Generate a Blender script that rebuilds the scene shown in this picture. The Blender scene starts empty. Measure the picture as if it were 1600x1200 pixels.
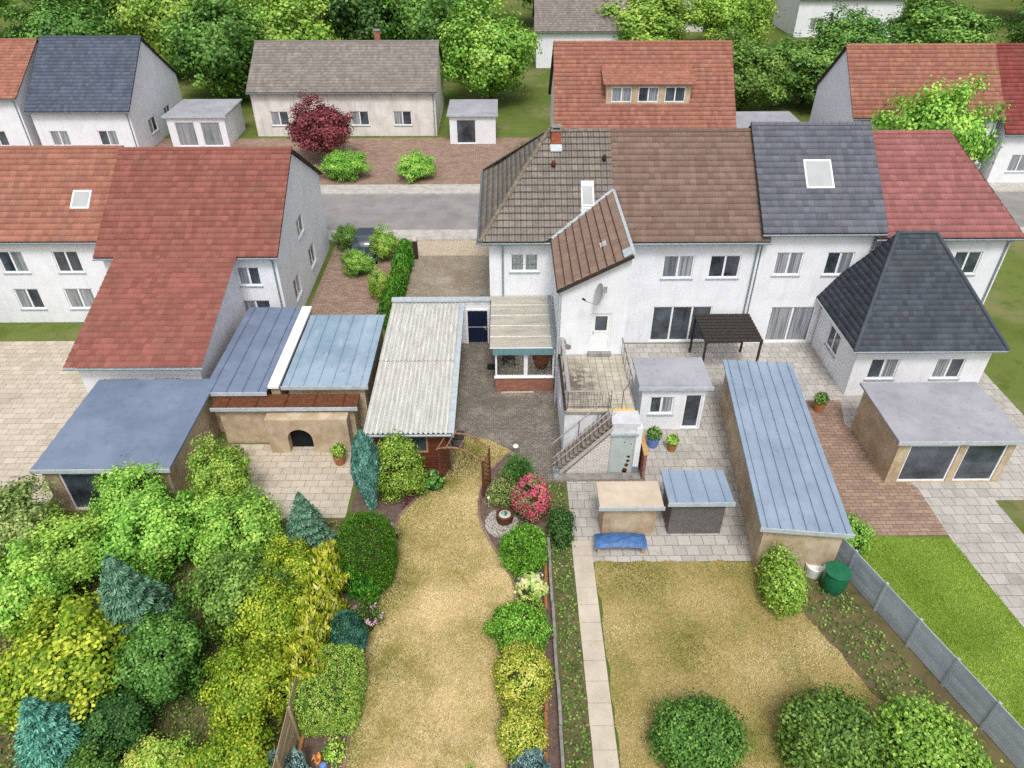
import bpy, bmesh, math, random
import numpy as np
from mathutils import Vector, Matrix
R = math.radians
random.seed(7)
rng = np.random.default_rng(11)
scene = bpy.context.scene
C = scene.collection

# ------------------------------------------------------------------ camera, sky, sun, exposure
cam_d = bpy.data.cameras.new('camera'); cam = bpy.data.objects.new('camera', cam_d); C.objects.link(cam)
cam_d.sensor_width = 36; cam_d.lens = 1130 / 1600 * 36; cam_d.clip_start = 0.1; cam_d.clip_end = 6000
cam.location = (0, 0, 22); cam.rotation_euler = (R(90 - 36.5), 0, R(-0.6))
scene.camera = cam
SUN_EL, SUN_AZ = R(58), R(176)          # azimuth clockwise from +Y
w = bpy.data.worlds.new('World'); scene.world = w; w.use_nodes = True
nt = w.node_tree; nt.nodes.clear()
sky = nt.nodes.new('ShaderNodeTexSky'); sky.sky_type = 'NISHITA'; sky.sun_disc = False
sky.sun_elevation = SUN_EL; sky.sun_rotation = SUN_AZ; sky.dust_density = 4; sky.air_density = 1.2
hs = nt.nodes.new('ShaderNodeHueSaturation'); hs.inputs['Saturation'].default_value = 0.3
bg = nt.nodes.new('ShaderNodeBackground'); bg.inputs['Strength'].default_value = 0.13
ow = nt.nodes.new('ShaderNodeOutputWorld')
nt.links.new(sky.outputs[0], hs.inputs['Color']); nt.links.new(hs.outputs[0], bg.inputs[0]); nt.links.new(bg.outputs[0], ow.inputs[0])
sd = bpy.data.lights.new('sun', 'SUN'); sun = bpy.data.objects.new('sun', sd); C.objects.link(sun)
sd.energy = 1.5; sd.angle = R(14); sd.color = (1, .965, .91)
sdir = Vector((math.sin(SUN_AZ) * math.cos(SUN_EL), math.cos(SUN_AZ) * math.cos(SUN_EL), math.sin(SUN_EL)))
sun.rotation_euler = sdir.to_track_quat('Z', 'Y').to_euler()
vs = scene.view_settings; vs.view_transform = 'Standard'; vs.look = 'None'; vs.gamma = 1; vs.exposure = 0.38
scene.cycles.max_bounces = 6; scene.cycles.transparent_max_bounces = 8
scene.cycles.use_denoising = False; scene.cycles.use_adaptive_sampling = False; scene.cycles.sample_clamp_indirect = 3

# ------------------------------------------------------------------ materials
def lin(c):
    c = c / 255
    return c / 12.92 if c <= .04045 else ((c + .055) / 1.055) ** 2.4
def D(r, g, b, f=.66, k=.93):
    m = (r + g + b) / 3
    return S(*[(m + (c - m) * f) * k for c in (r, g, b)])
def S(r, g, b, k=1.0): return (lin(r) * k, lin(g) * k, lin(b) * k)
def c4(c): return (c[0], c[1], c[2], 1)
class NT:
    def __init__(s, name):
        s.m = bpy.data.materials.new(name); s.m.use_nodes = True; s.t = s.m.node_tree; s.t.nodes.clear()
        s.out = s.n('ShaderNodeOutputMaterial'); s._pos = None
    def n(s, t, **k):
        x = s.t.nodes.new(t)
        for a, b in k.items(): setattr(x, a, b)
        return x
    def l(s, a, b): s.t.links.new(a, b)
    def pos(s):
        if s._pos is None: s._pos = s.n('ShaderNodeNewGeometry').outputs['Position']
        return s._pos
    def noise(s, scale, detail=4, rough=.6, stretch=(1, 1, 1), off=(0, 0, 0)):
        mp = s.n('ShaderNodeMapping'); mp.inputs['Scale'].default_value = stretch; mp.inputs['Location'].default_value = off
        s.l(s.pos(), mp.inputs['Vector'])
        nz = s.n('ShaderNodeTexNoise'); nz.inputs['Scale'].default_value = scale; nz.inputs['Detail'].default_value = detail; nz.inputs['Roughness'].default_value = rough
        s.l(mp.outputs[0], nz.inputs['Vector']); return nz.outputs['Fac']
    def rng(s, v, lo, hi, a=0., b=1.):
        m = s.n('ShaderNodeMapRange'); m.inputs['From Min'].default_value = lo; m.inputs['From Max'].default_value = hi
        m.inputs['To Min'].default_value = a; m.inputs['To Max'].default_value = b; s.l(v, m.inputs['Value']); return m.outputs[0]
    def mix(s, f, a, b, mode='MIX'):
        m = s.n('ShaderNodeMix', data_type='RGBA', blend_type=mode)
        for v, i in ((f, 0), (a, 6), (b, 7)):
            if hasattr(v, 'is_linked'): s.l(v, m.inputs[i])
            else: m.inputs[i].default_value = c4(v) if isinstance(v, tuple) else v
        return m.outputs[2]
    def math(s, op, a, b=None):
        m = s.n('ShaderNodeMath', operation=op)
        for v, i in ((a, 0), (b, 1)):
            if v is None: continue
            if hasattr(v, 'is_linked'): s.l(v, m.inputs[i])
            else: m.inputs[i].default_value = v
        return m.outputs[0]
    def tone(s):
        a = s.n('ShaderNodeAttribute', attribute_name='tone'); o = s.n('ShaderNodeObjectInfo')
        return s.math('FRACT', s.math('ADD', a.outputs['Fac'], o.outputs['Random']))
    def ramp(s, f, cols):
        r = s.n('ShaderNodeValToRGB'); e = r.color_ramp.elements
        while len(e) < len(cols): e.new(.5)
        for i, (p, c) in enumerate(cols): e[i].position = p; e[i].color = c4(c)
        s.l(f, r.inputs[0]); return r.outputs[0]
    def done(s, col, rough=.85, spec=.25, metal=0, bump=None, bstr=.4, bdist=.01, trans=0, emit=None):
        p = s.n('ShaderNodeBsdfPrincipled'); p.inputs['Roughness'].default_value = rough; p.inputs['Specular IOR Level'].default_value = spec; p.inputs['Metallic'].default_value = metal
        if hasattr(col, 'is_linked'): s.l(col, p.inputs['Base Color'])
        else: p.inputs['Base Color'].default_value = c4(col)
        if bump is not None:
            b = s.n('ShaderNodeBump'); b.inputs['Strength'].default_value = bstr; b.inputs['Distance'].default_value = bdist
            s.l(bump, b.inputs['Height']); s.l(b.outputs[0], p.inputs['Normal'])
        if trans:
            t = s.n('ShaderNodeBsdfTranslucent'); mx = s.n('ShaderNodeMixShader'); mx.inputs[0].default_value = trans
            if hasattr(col, 'is_linked'): s.l(col, t.inputs[0])
            else: t.inputs[0].default_value = c4(col)
            s.l(p.outputs[0], mx.inputs[1]); s.l(t.outputs[0], mx.inputs[2]); s.l(mx.outputs[0], s.out.inputs[0])
        else: s.l(p.outputs[0], s.out.inputs[0])
        return s.m
def mat(name, c1, c2=None, scale=3, rough=.85, spec=.25, metal=0, layers=(), bump=0, bscale=60, tone=None, stretch=(1, 1, 1), lo=.35, hi=.65, trans=0):
    """layers: (colour, scale, lo, hi, amount, stretch)"""
    t = NT(name)
    col = t.mix(t.rng(t.noise(scale, stretch=stretch), lo, hi), c1, c2 or c1)
    if tone:
        col = t.mix(t.rng(t.tone(), 0, 1, 0, tone[1]), col, tone[0])
    for i, (c, sc, a, b, am, st) in enumerate(layers):
        col = t.mix(t.rng(t.noise(sc, 5, .65, st, (3.1 * i + 1.7, 5.3 * i, 2.2 * i)), a, b, 0, am), col, c)
    return t.done(col, rough, spec, metal, t.noise(bscale, 3) if bump else None, bump, .012, trans)
I3 = (1, 1, 1)
M = {}
M['plaster'] = mat('plaster', S(231, 233, 239), S(223, 225, 231), 1.2, .92, .15, layers=[(S(196, 197, 198), 2.6, .52, .78, .5, (1.6, 1.6, .16)), (S(212, 211, 207), 1.1, .5, .72, .5, I3), (S(176, 174, 168), 11, .64, .78, .3, (1, 1, .5))], bump=.15, bscale=6)
M['plaster_old'] = mat('plaster_old', S(216, 217, 220), S(192, 193, 196), 2.5, .92, .15, layers=[(S(150, 148, 146), 4, .55, .78, .6, (1.5, 1.5, .25)), (S(120, 118, 114), 9, .62, .8, .4, (1, 1, .4))], bump=.5, bscale=30)
M['plaster_n'] = mat('plaster_cream', S(226, 222, 216), S(205, 200, 194), .8, .92, .15, layers=[(S(160, 155, 148), 2.4, .5, .76, .55, (1.5, 1.5, .18)), (S(140, 134, 124), 9, .62, .76, .35, (1, 1, .5))], bump=.15, bscale=6)
M['plaster_beige'] = mat('plaster_beige', S(196, 180, 155), S(170, 150, 125), 1.5, .92, .15, layers=[(S(140, 112, 84), 3, .5, .75, .5, (1, 1, .5))], bump=.4)
M['roof_main'] = mat('roof_weathered', S(150, 141, 129), S(128, 121, 115), 1.4, .95, .1, tone=(S(112, 105, 104), .65),
    layers=[(S(168, 160, 142), 14, .54, .72, .75, (1, 1, 1)), (S(96, 98, 70), 5, .58, .78, .5, I3), (S(205, 200, 182), 38, .64, .74, .65, I3), (S(62, 54, 54), 9, .58, .75, .55, (2.5, 1, .6))], bump=.6, bscale=90)
M['roof_wing'] = mat('roof_brown', S(142, 120, 106), S(126, 107, 97), 2, .95, .1, tone=(S(112, 94, 84), .6),
    layers=[(S(170, 150, 132), 18, .58, .74, .6, I3), (S(200, 192, 175), 45, .66, .76, .6, I3), (S(70, 58, 52), 6, .56, .78, .45, I3)], bump=.6, bscale=90)
M['roof_main_nose'] = mat('roof_weathered_nose', S(112, 104, 97), S(90, 84, 80), 9, .95, .1, layers=[(S(150, 144, 128), 20, .6, .72, .6, I3)])  # darker tile noses: shade lines at the course overlaps put into the colour
M['roof_wing_nose'] = mat('roof_brown_nose', S(78, 62, 54), S(60, 48, 43), 9, .95, .1, layers=[(S(150, 134, 118), 20, .62, .74, .5, I3)])  # same painted overlap shade for the wing courses
def roofm(n, a, b, t, moss=.3): return mat('roof_' + n, a, b, 1.1, .9, .15, tone=(tuple(v * .8 for v in t), .75), layers=[(S(90, 84, 74), 3.5, .52, .78, moss * 1.5, I3), (S(112, 104, 92), .5, .5, .7, moss, I3), (S(190, 180, 165), 30, .66, .78, .3, I3)], bump=.5, bscale=80)
M['roof_red'] = roofm('red', D(186, 96, 80), D(172, 88, 74), D(160, 80, 66), .18)
M['roof_red2'] = roofm('rose', D(196, 108, 104), D(180, 96, 92), D(170, 92, 90), .15)
M['roof_crimson'] = roofm('crimson', D(182, 70, 66), D(168, 62, 58), D(160, 60, 56), .15)
M['roof_orange'] = roofm('orange', D(206, 122, 94), D(190, 108, 82), D(180, 100, 78), .2)
M['roof_brown_n'] = roofm('tan', D(158, 122, 104), D(146, 112, 96), D(138, 104, 90), .25)
M['roof_blue'] = roofm('bluegrey', S(112, 115, 126), S(102, 105, 116), S(94, 97, 108), .15)
M['roof_slate'] = roofm('slate', S(84, 92, 102), S(72, 78, 88), S(66, 70, 78), .15)
M['roof_grey'] = roofm('grey', S(150, 142, 136), S(136, 128, 124), S(126, 120, 116), .25)
M['roof_slate_far'] = roofm('slateblue', S(98, 106, 122), S(86, 94, 110), S(80, 88, 104), .1)
M['ridge'] = mat('ridge_tile', S(138, 126, 112), S(98, 90, 82), 6, .95, .1, layers=[(S(190, 184, 160), 20, .6, .75, .6, I3), (S(92, 96, 62), 8, .58, .75, .5, I3)], bump=.5)
M['zinc'] = mat('zinc', S(150, 162, 168), S(128, 142, 148), 5, .5, .5, .35)
M['zinc_pale'] = mat('zinc_pale', S(190, 198, 204), S(168, 178, 184), 4, .5, .4, .1)
M['white'] = mat('white_paint', S(238, 239, 240), S(228, 229, 231), 3, .45, .4)
M['grey_sill'] = mat('grey_sill', S(170, 180, 184), S(150, 160, 164), 6, .7, .3)
M['teal'] = mat('teal_cladding', S(112, 146, 152), S(98, 132, 140), 2, .6, .3, stretch=(12, 1, 1))
M['dark_trim'] = mat('dark_trim', S(66, 54, 50), S(50, 42, 40), 5, .7, .3)
M['navy'] = mat('navy_door', S(16, 30, 58), S(12, 22, 44), 3, .45, .4, stretch=(1, 1, .3))
M['steel'] = mat('steel', S(190, 186, 184), S(158, 154, 152), 8, .45, .5, .4)
M['dish'] = mat('dish_grey', S(172, 175, 176), S(162, 165, 166), 1, .6, .3)
M['rail_white'] = mat('rail_paint', S(196, 192, 192), S(150, 144, 146), 14, .6, .3)
M['rail_dark'] = mat('rail_iron', S(112, 108, 108), S(86, 82, 82), 14, .6, .3)
M['concrete'] = mat('concrete', S(150, 148, 144), S(122, 120, 116), 3, .95, .1, layers=[(S(92, 88, 80), 6, .52, .75, .6, I3), (S(188, 186, 180), 22, .62, .76, .5, I3)], bump=.5)
M['concrete_pale'] = mat('concrete_pale', S(190, 186, 180), S(166, 162, 156), 2, .95, .1, layers=[(S(130, 126, 120), 5, .56, .78, .4, I3)], bump=.4)
M['step'] = mat('step_concrete', S(150, 140, 130), S(112, 104, 100), 5, .95, .1, layers=[(S(74, 68, 64), 9, .5, .7, .6, I3), (S(196, 186, 170), 16, .62, .75, .6, I3)], bump=.5)
M['painted_slab'] = mat('painted_slab', S(206, 206, 209), S(184, 184, 190), 2, .8, .2, layers=[(S(150, 148, 146), 3, .56, .74, .55, (5, .5, 1))], bump=.3)
M['yellow'] = mat('yellow_paint', S(232, 196, 92), S(214, 176, 80), 12, .7, .3, layers=[(S(170, 160, 140), 20, .6, .72, .6, I3)])
M['rust_door'] = mat('pale_green_metal', S(182, 192, 190), S(168, 178, 176), 2, .6, .4, layers=[(S(120, 86, 60), 10, .7, .78, .8, I3)])
M['rust'] = mat('rust', S(120, 70, 44), S(60, 40, 34), 18, .95, .1, bump=.6)
M['brick_red'] = mat('brick_red', S(172, 118, 100), S(152, 102, 88), 6, .9, .15, tone=(S(134, 86, 74), .7), bump=.4)
M['brick_orange'] = mat('brick_orange', S(188, 108, 78), S(166, 92, 68), 8, .9, .15, tone=(S(150, 80, 60), .6), bump=.4)
M['brick_cream'] = mat('brick_cream', S(222, 214, 204), S(206, 198, 190), 5, .9, .15, tone=(S(192, 190, 194), .7), layers=[(S(170, 180, 190), 3, .56, .72, .4, I3)], bump=.35)
M['mortar'] = mat('mortar', S(150, 140, 130), S(120, 110, 102), 9, .95, .1)
M['mortar_dark'] = mat('mortar_dark', S(150, 138, 128), S(126, 114, 106), 9, .95, .1)
M['fibre'] = mat('fibre_cement', S(202, 201, 195), S(182, 181, 175), 1.6, .9, .15, stretch=(3, .5, 1), layers=[(S(222, 222, 218), 2.4, .52, .68, .75, (5, .3, 1)), (S(128, 126, 122), 5, .56, .74, .55, (4, .45, 1)), (S(92, 96, 94), 28, .64, .74, .5, (2, 1, 1))], bump=.3)
M['panel_roof'] = mat('panel_roof', S(226, 222, 206), S(208, 204, 190), 1.0, .6, .3, stretch=(.6, 3, 1), layers=[(S(182, 178, 168), 1.8, .48, .68, .75, (.5, 2.5, 1)), (S(244, 240, 214), 2.5, .58, .75, .6, (.4, 3, 1)), (S(70, 62, 50), 22, .71, .77, .7, I3)], trans=.46)
M['batten'] = mat('batten', S(226, 224, 214), S(206, 204, 194), 4, .6, .3)
M['board_red'] = mat('board_redbrown', S(116, 62, 42), S(92, 48, 34), 3, .75, .25, stretch=(.4, 1, 6), tone=(S(84, 46, 36), .6))
M['wood_rustic'] = mat('wood_rustic', S(150, 118, 88), S(112, 82, 60), 7, .85, .2, layers=[(S(176, 166, 150), 10, .52, .7, .6, I3)])
M['wood_post'] = mat('wood_post', S(112, 70, 46), S(86, 52, 36), 7, .8, .2)
M['wood_pine'] = mat('wood_pine', S(196, 158, 108), S(172, 134, 88), 5, .7, .3)
M['fence'] = mat('fence_wood', S(186, 170, 136), S(156, 138, 110), 3, .9, .15, stretch=(3, .4, 3), tone=(S(112, 96, 78), .6), layers=[(S(90, 92, 66), 3, .55, .75, .4, I3)])
M['fence_grey'] = mat('fence_grey', S(186, 194, 204), S(168, 176, 186), 2, .8, .2, tone=(S(116, 122, 130), .4))
M['terracotta'] = mat('terracotta', S(176, 122, 92), S(150, 100, 74), 5, .9, .15, tone=(S(172, 128, 70), .6), layers=[(S(120, 84, 60), 12, .58, .75, .5, I3)])
M['soil'] = mat('soil', S(120, 102, 94), S(98, 82, 75), 4, .98, .05, layers=[(S(130, 112, 104), 26, .56, .7, .5, I3), (S(60, 46, 42), 9, .52, .7, .5, I3)], bump=.9, bscale=40)
M['mulch'] = mat('mulch', S(84, 50, 50), S(60, 36, 40), 14, .95, .1, layers=[(S(120, 76, 72), 30, .58, .7, .6, I3)], bump=1, bscale=50)
M['edging'] = mat('edging', S(140, 112, 98), S(112, 86, 76), 6, .95, .1, tone=(S(156, 136, 126), .6), bump=.5)
M['gravel_white'] = mat('gravel_stone', S(226, 222, 214), S(190, 186, 180), 20, .8, .3, tone=(S(150, 142, 134), .55))
M['log'] = mat('log', S(104, 72, 52), S(70, 48, 36), 12, .95, .1, stretch=(3, 3, .6), bump=.8)
M['lawn_dry'] = mat('lawn_dry', S(214, 196, 150), S(200, 182, 128), .55, .95, .05, layers=[(S(136, 132, 56), .7, .44, .62, .8, I3), (S(206, 186, 148), 1.3, .5, .66, .8, I3), (S(140, 118, 76), 22, .52, .7, .5, I3), (S(214, 196, 150), 34, .56, .7, .45, I3)], bump=1, bscale=70)
M['lawn_dry_n'] = mat('lawn_dry_neighbour', S(180, 162, 112), S(160, 146, 92), .6, .95, .05, layers=[(S(124, 124, 62), .5, .44, .62, .75, I3), (S(120, 98, 62), 22, .52, .7, .5, I3)], bump=1, bscale=60)
M['lawn_green'] = mat('lawn_green', S(122, 146, 58), S(106, 130, 48), .7, .95, .05, layers=[(S(136, 156, 60), 1.6, .5, .7, .6, I3), (S(70, 96, 26), 20, .52, .7, .5, I3)], bump=1, bscale=60)
M['ground_far'] = mat('ground_far', S(104, 118, 60), S(86, 100, 48), .08, .95, .05, layers=[(S(130, 124, 90), .15, .5, .65, .7, I3), (S(66, 84, 36), 1.5, .5, .7, .5, I3)], bump=.6, bscale=8)
M['garden_dark'] = mat('garden_dark', S(112, 104, 72), S(98, 88, 66), .5, .95, .05, layers=[(S(60, 74, 34), 2, .5, .66, .7, I3), (S(112, 98, 78), 5, .56, .72, .5, I3)], bump=1, bscale=20)
M['asphalt'] = mat('asphalt', S(146, 144, 142), S(130, 128, 127), .6, .95, .15, layers=[(S(108, 106, 104), 1.2, .55, .7, .4, (.4, 1, 1)), (S(170, 168, 164), 40, .6, .74, .4, I3)], bump=.3)
M['metal_blue'] = mat('metal_roof_blue', S(146, 162, 180), S(130, 146, 166), .6, .6, .35, layers=[(S(92, 86, 78), 4, .6, .74, .5, (1.5, .6, 1)), (S(122, 104, 84), 12, .66, .76, .5, I3), (S(84, 92, 62), 2.2, .62, .76, .4, I3), (S(116, 128, 142), 1.4, .55, .75, .5, (2, .5, 1))])
M['metal_lightblue'] = mat('metal_roof_pale_blue', S(150, 170, 186), S(128, 150, 168), .5, .6, .35, layers=[(S(92, 86, 78), 4, .6, .74, .5, (1.5, .6, 1)), (S(122, 104, 84), 12, .66, .76, .5, I3), (S(84, 92, 62), 2.2, .62, .76, .4, I3), (S(186, 194, 198), 1.2, .55, .75, .6, (2, .4, 1)), (S(100, 116, 130), 1.6, .6, .75, .5, I3)])
M['felt_grey'] = mat('felt_grey', S(166, 166, 172), S(146, 146, 154), .6, .9, .15, layers=[(S(92, 86, 78), 4, .6, .74, .5, (1.5, .6, 1)), (S(122, 104, 84), 12, .66, .76, .5, I3), (S(84, 92, 62), 2.2, .62, .76, .4, I3), (S(122, 122, 128), 1.5, .55, .75, .5, I3)])
M['felt_blue'] = mat('felt_blue', S(122, 134, 156), S(106, 118, 140), .6, .85, .2, layers=[(S(92, 86, 78), 4, .6, .74, .5, (1.5, .6, 1)), (S(122, 104, 84), 12, .66, .76, .5, I3), (S(84, 92, 62), 2.2, .62, .76, .4, I3), (S(90, 98, 116), 1.5, .55, .75, .5, I3)])
M['beige_roof'] = mat('beige_sheet', S(206, 190, 170), S(184, 168, 150), 1, .8, .2)
M['patio'] = mat('patio_paving', S(168, 142, 124), S(148, 122, 106), 1, .95, .1, layers=[(S(112, 92, 80), 3, .55, .72, .5, I3)], bump=.5, bscale=20)
M['beige_path'] = mat('beige_path', S(200, 190, 174), S(182, 172, 156), .8, .95, .1, layers=[(S(150, 140, 122), 4, .55, .75, .4, I3)], bump=.4, bscale=30)
M['blue_tarp'] = mat('blue_tarp', S(70, 110, 162), S(54, 90, 140), 3, .5, .4, bump=.8, bscale=6)
M['black'] = mat('black_rubber', S(28, 30, 34), S(20, 22, 26), 10, .8, .2)
M['bark'] = mat('bark', S(96, 78, 62), S(70, 56, 46), 8, .95, .1, stretch=(2, 2, .5), bump=.8, bscale=20)
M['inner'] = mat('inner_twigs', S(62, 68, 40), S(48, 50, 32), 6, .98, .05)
M['orange_fig'] = mat('orange_figure', S(222, 120, 60), S(204, 100, 50), 8, .5, .4, layers=[(S(226, 180, 110), 5, .5, .6, .8, I3)])
M['blue_fig'] = mat('blue_figure', S(110, 140, 200), S(90, 120, 180), 8, .4, .5)
M['white_fig'] = mat('white_figure', S(226, 226, 232), S(206, 206, 216), 8, .4, .5)
M['wicker'] = mat('wicker', S(168, 96, 52), S(132, 72, 40), 20, .8, .2)
M['cushion_dark'] = mat('dark_mat', S(70, 66, 62), S(52, 48, 46), 8, .9, .1)
M['curtain'] = mat('curtain', S(243, 246, 250), S(226, 232, 238), 4, .9, .1, stretch=(14, 1, 1))
M['green_plastic'] = mat('green_plastic', S(30, 110, 76), S(24, 92, 62), 4, .45, .4)
M['carpaint'] = mat('car_paint', S(62, 70, 84), S(56, 64, 78), 2, .25, .6, .4)
M['tyre'] = mat('tyre', S(30, 30, 32), S(24, 24, 26), 8, .9, .1)
M['head'] = mat('headlamp', S(220, 224, 228), None, 4, .15, .6)
t = NT('pane_dark')          # ordinary window glass: a dim room or a net curtain behind it
oi = t.n('ShaderNodeObjectInfo').outputs['Random']; cur = t.mix(t.rng(t.noise(9, 2, .5, (2, 2, .05)), .4, .6), S(176, 180, 184), S(118, 124, 132))
M['pane'] = t.done(t.mix(t.rng(oi, .52, .56, 0, .8), t.mix(t.rng(t.noise(.9), .35, .65), S(84, 94, 104), S(38, 44, 52)), cur), .05, .7)
t = NT('clear_glass')
gl = t.n('ShaderNodeBsdfGlossy'); gl.inputs['Roughness'].default_value = .03; tr = t.n('ShaderNodeBsdfTransparent'); tr.inputs[0].default_value = (.97, .98, .98, 1)
fr = t.n('ShaderNodeFresnel'); fr.inputs[0].default_value = 1.45; mx = t.n('ShaderNodeMixShader')
t.l(fr.outputs[0], mx.inputs[0]); t.l(tr.outputs[0], mx.inputs[1]); t.l(gl.outputs[0], mx.inputs[2]); t.l(mx.outputs[0], t.out.inputs[0]); M['glass'] = t.m
# terrace tiles: cream stone, with a grey-brown worn patch where the glaze has gone
t = NT('terrace_tile')
col = t.mix(t.rng(t.tone(), 0, 1), S(188, 180, 164), S(172, 164, 148))
col = t.mix(t.rng(t.noise(3), .45, .7, 0, .6), col, S(156, 149, 136))
d = t.n('ShaderNodeVectorMath', operation='DISTANCE'); mp = t.n('ShaderNodeMapping'); mp.inputs['Scale'].default_value = (1, .62, 0); t.l(t.pos(), mp.inputs[0]); t.l(mp.outputs[0], d.inputs[0]); d.inputs[1].default_value = (3.25, 16.2, 0)
patch = t.math('MULTIPLY', t.rng(d.outputs['Value'], .3, 1.35, 1, 0), t.rng(t.noise(2.6, 6, .7), .4, .52, 0, 1))
col = t.mix(t.math('MULTIPLY', patch, .9), col, S(92, 80, 70))
col = t.mix(t.rng(t.noise(7, 6, .7), .58, .72, 0, .5), col, S(120, 112, 98))
M['terr_tile'] = t.done(col, .75, .3, bump=t.noise(50), bstr=.2)
# paved yard: small dark setts with moss and pale gravelly wear
def paving(name, a, b, joint, bw, bh, lay, rot=0.):
    t = NT(name)
    mp = t.n('ShaderNodeMapping'); mp.inputs['Rotation'].default_value = (0, 0, rot); t.l(t.pos(), mp.inputs[0])
    br = t.n('ShaderNodeTexBrick'); t.l(mp.outputs[0], br.inputs['Vector']); br.inputs['Scale'].default_value = 1
    br.inputs['Brick Width'].default_value = bw; br.inputs['Row Height'].default_value = bh; br.inputs['Mortar Size'].default_value = .012; br.inputs['Mortar Smooth'].default_value = .3
    br.inputs['Color1'].default_value = c4(a); br.inputs['Color2'].default_value = c4(b); br.inputs['Mortar'].default_value = c4(joint)
    col = br.outputs['Color']
    for i, (c, sc, lo, hi, am, st) in enumerate(lay): col = t.mix(t.rng(t.noise(sc, 6, .7, st, (2.3 * i, 4.1 * i, 0)), lo, hi, 0, am), col, c)
    h = t.math('ADD', t.math('MULTIPLY', br.outputs['Fac'], -1), t.math('MULTIPLY', t.noise(60), .8))
    return t.done(col, .95, .1, bump=h, bstr=.7, bdist=.012)
M['yard'] = paving('yard_setts', S(140, 132, 122), S(114, 108, 102), S(70, 66, 60), .2, .1, [(S(98, 97, 78), 1.0, .48, .66, .6, I3), (S(160, 152, 142), .8, .5, .7, .75, I3), (S(212, 202, 188), 24, .56, .64, .85, I3), (S(70, 62, 56), 17, .55, .64, .8, I3), (S(92, 90, 78), .5, .5, .62, .5, I3)])
M['drive'] = paving('drive_setts', S(172, 160, 142), S(150, 140, 126), S(104, 94, 82), .2, .1, [(S(128, 112, 94), .45, .48, .66, .75, I3), (S(178, 172, 160), .5, .52, .68, .7, I3), (S(200, 190, 172), 16, .6, .7, .5, I3), (S(110, 92, 74), 12, .58, .7, .5, I3)])
M['slabs'] = paving('slab_paving', S(186, 182, 176), S(168, 164, 158), S(120, 114, 106), .5, .5, [(S(140, 134, 126), .6, .5, .68, .6, I3), (S(200, 196, 190), 9, .58, .7, .4, I3), (S(104, 100, 86), 3, .6, .72, .5, I3)])
M['patio'] = paving('patio_setts', S(164, 140, 124), S(142, 118, 104), S(104, 86, 76), .4, .2, [(S(118, 100, 90), .8, .5, .66, .6, I3), (S(184, 166, 150), 8, .58, .7, .4, I3)])
M['beige_slabs'] = paving('beige_slabs', S(200, 190, 174), S(184, 174, 158), S(140, 130, 114), .6, .4, [(S(160, 148, 130), .5, .5, .68, .6, I3), (S(120, 116, 84), 3, .6, .72, .5, I3)])
M['drive_far'] = paving('drive_apron', S(206, 192, 170), S(190, 176, 154), S(140, 126, 110), .2, .1, [(S(170, 158, 140), 1, .5, .68, .5, I3)])

def leafmat(name, cols, trans=.22, rough=.5, vary=True, k=1.5):
    t = NT(name); n = len(cols); cols = [tuple(min(.8, v * k) for v in c) for c in cols]
    cols = [tuple(v * .5 for v in cols[0])] + cols + [tuple(min(.85, v * 1.15) for v in cols[-1])]; ps = [0, .22, .55, .88, 1] if n == 3 else None
    a = t.n('ShaderNodeAttribute', attribute_name='tone'); col = t.ramp(a.outputs['Fac'], list(zip(ps, cols)))
    if vary:
        h = t.n('ShaderNodeHueSaturation'); o = t.n('ShaderNodeObjectInfo'); t.l(t.rng(o.outputs['Random'], 0, 1, .485, .515), h.inputs['Hue']); t.l(t.rng(t.math('FRACT', t.math('MULTIPLY', o.outputs['Random'], 7.3)), 0, 1, .85, 1.1), h.inputs['Value']); h.inputs['Saturation'].default_value = .92; t.l(col, h.inputs['Color']); col = h.outputs[0]
    return t.done(col, rough, .35, trans=trans)
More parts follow.
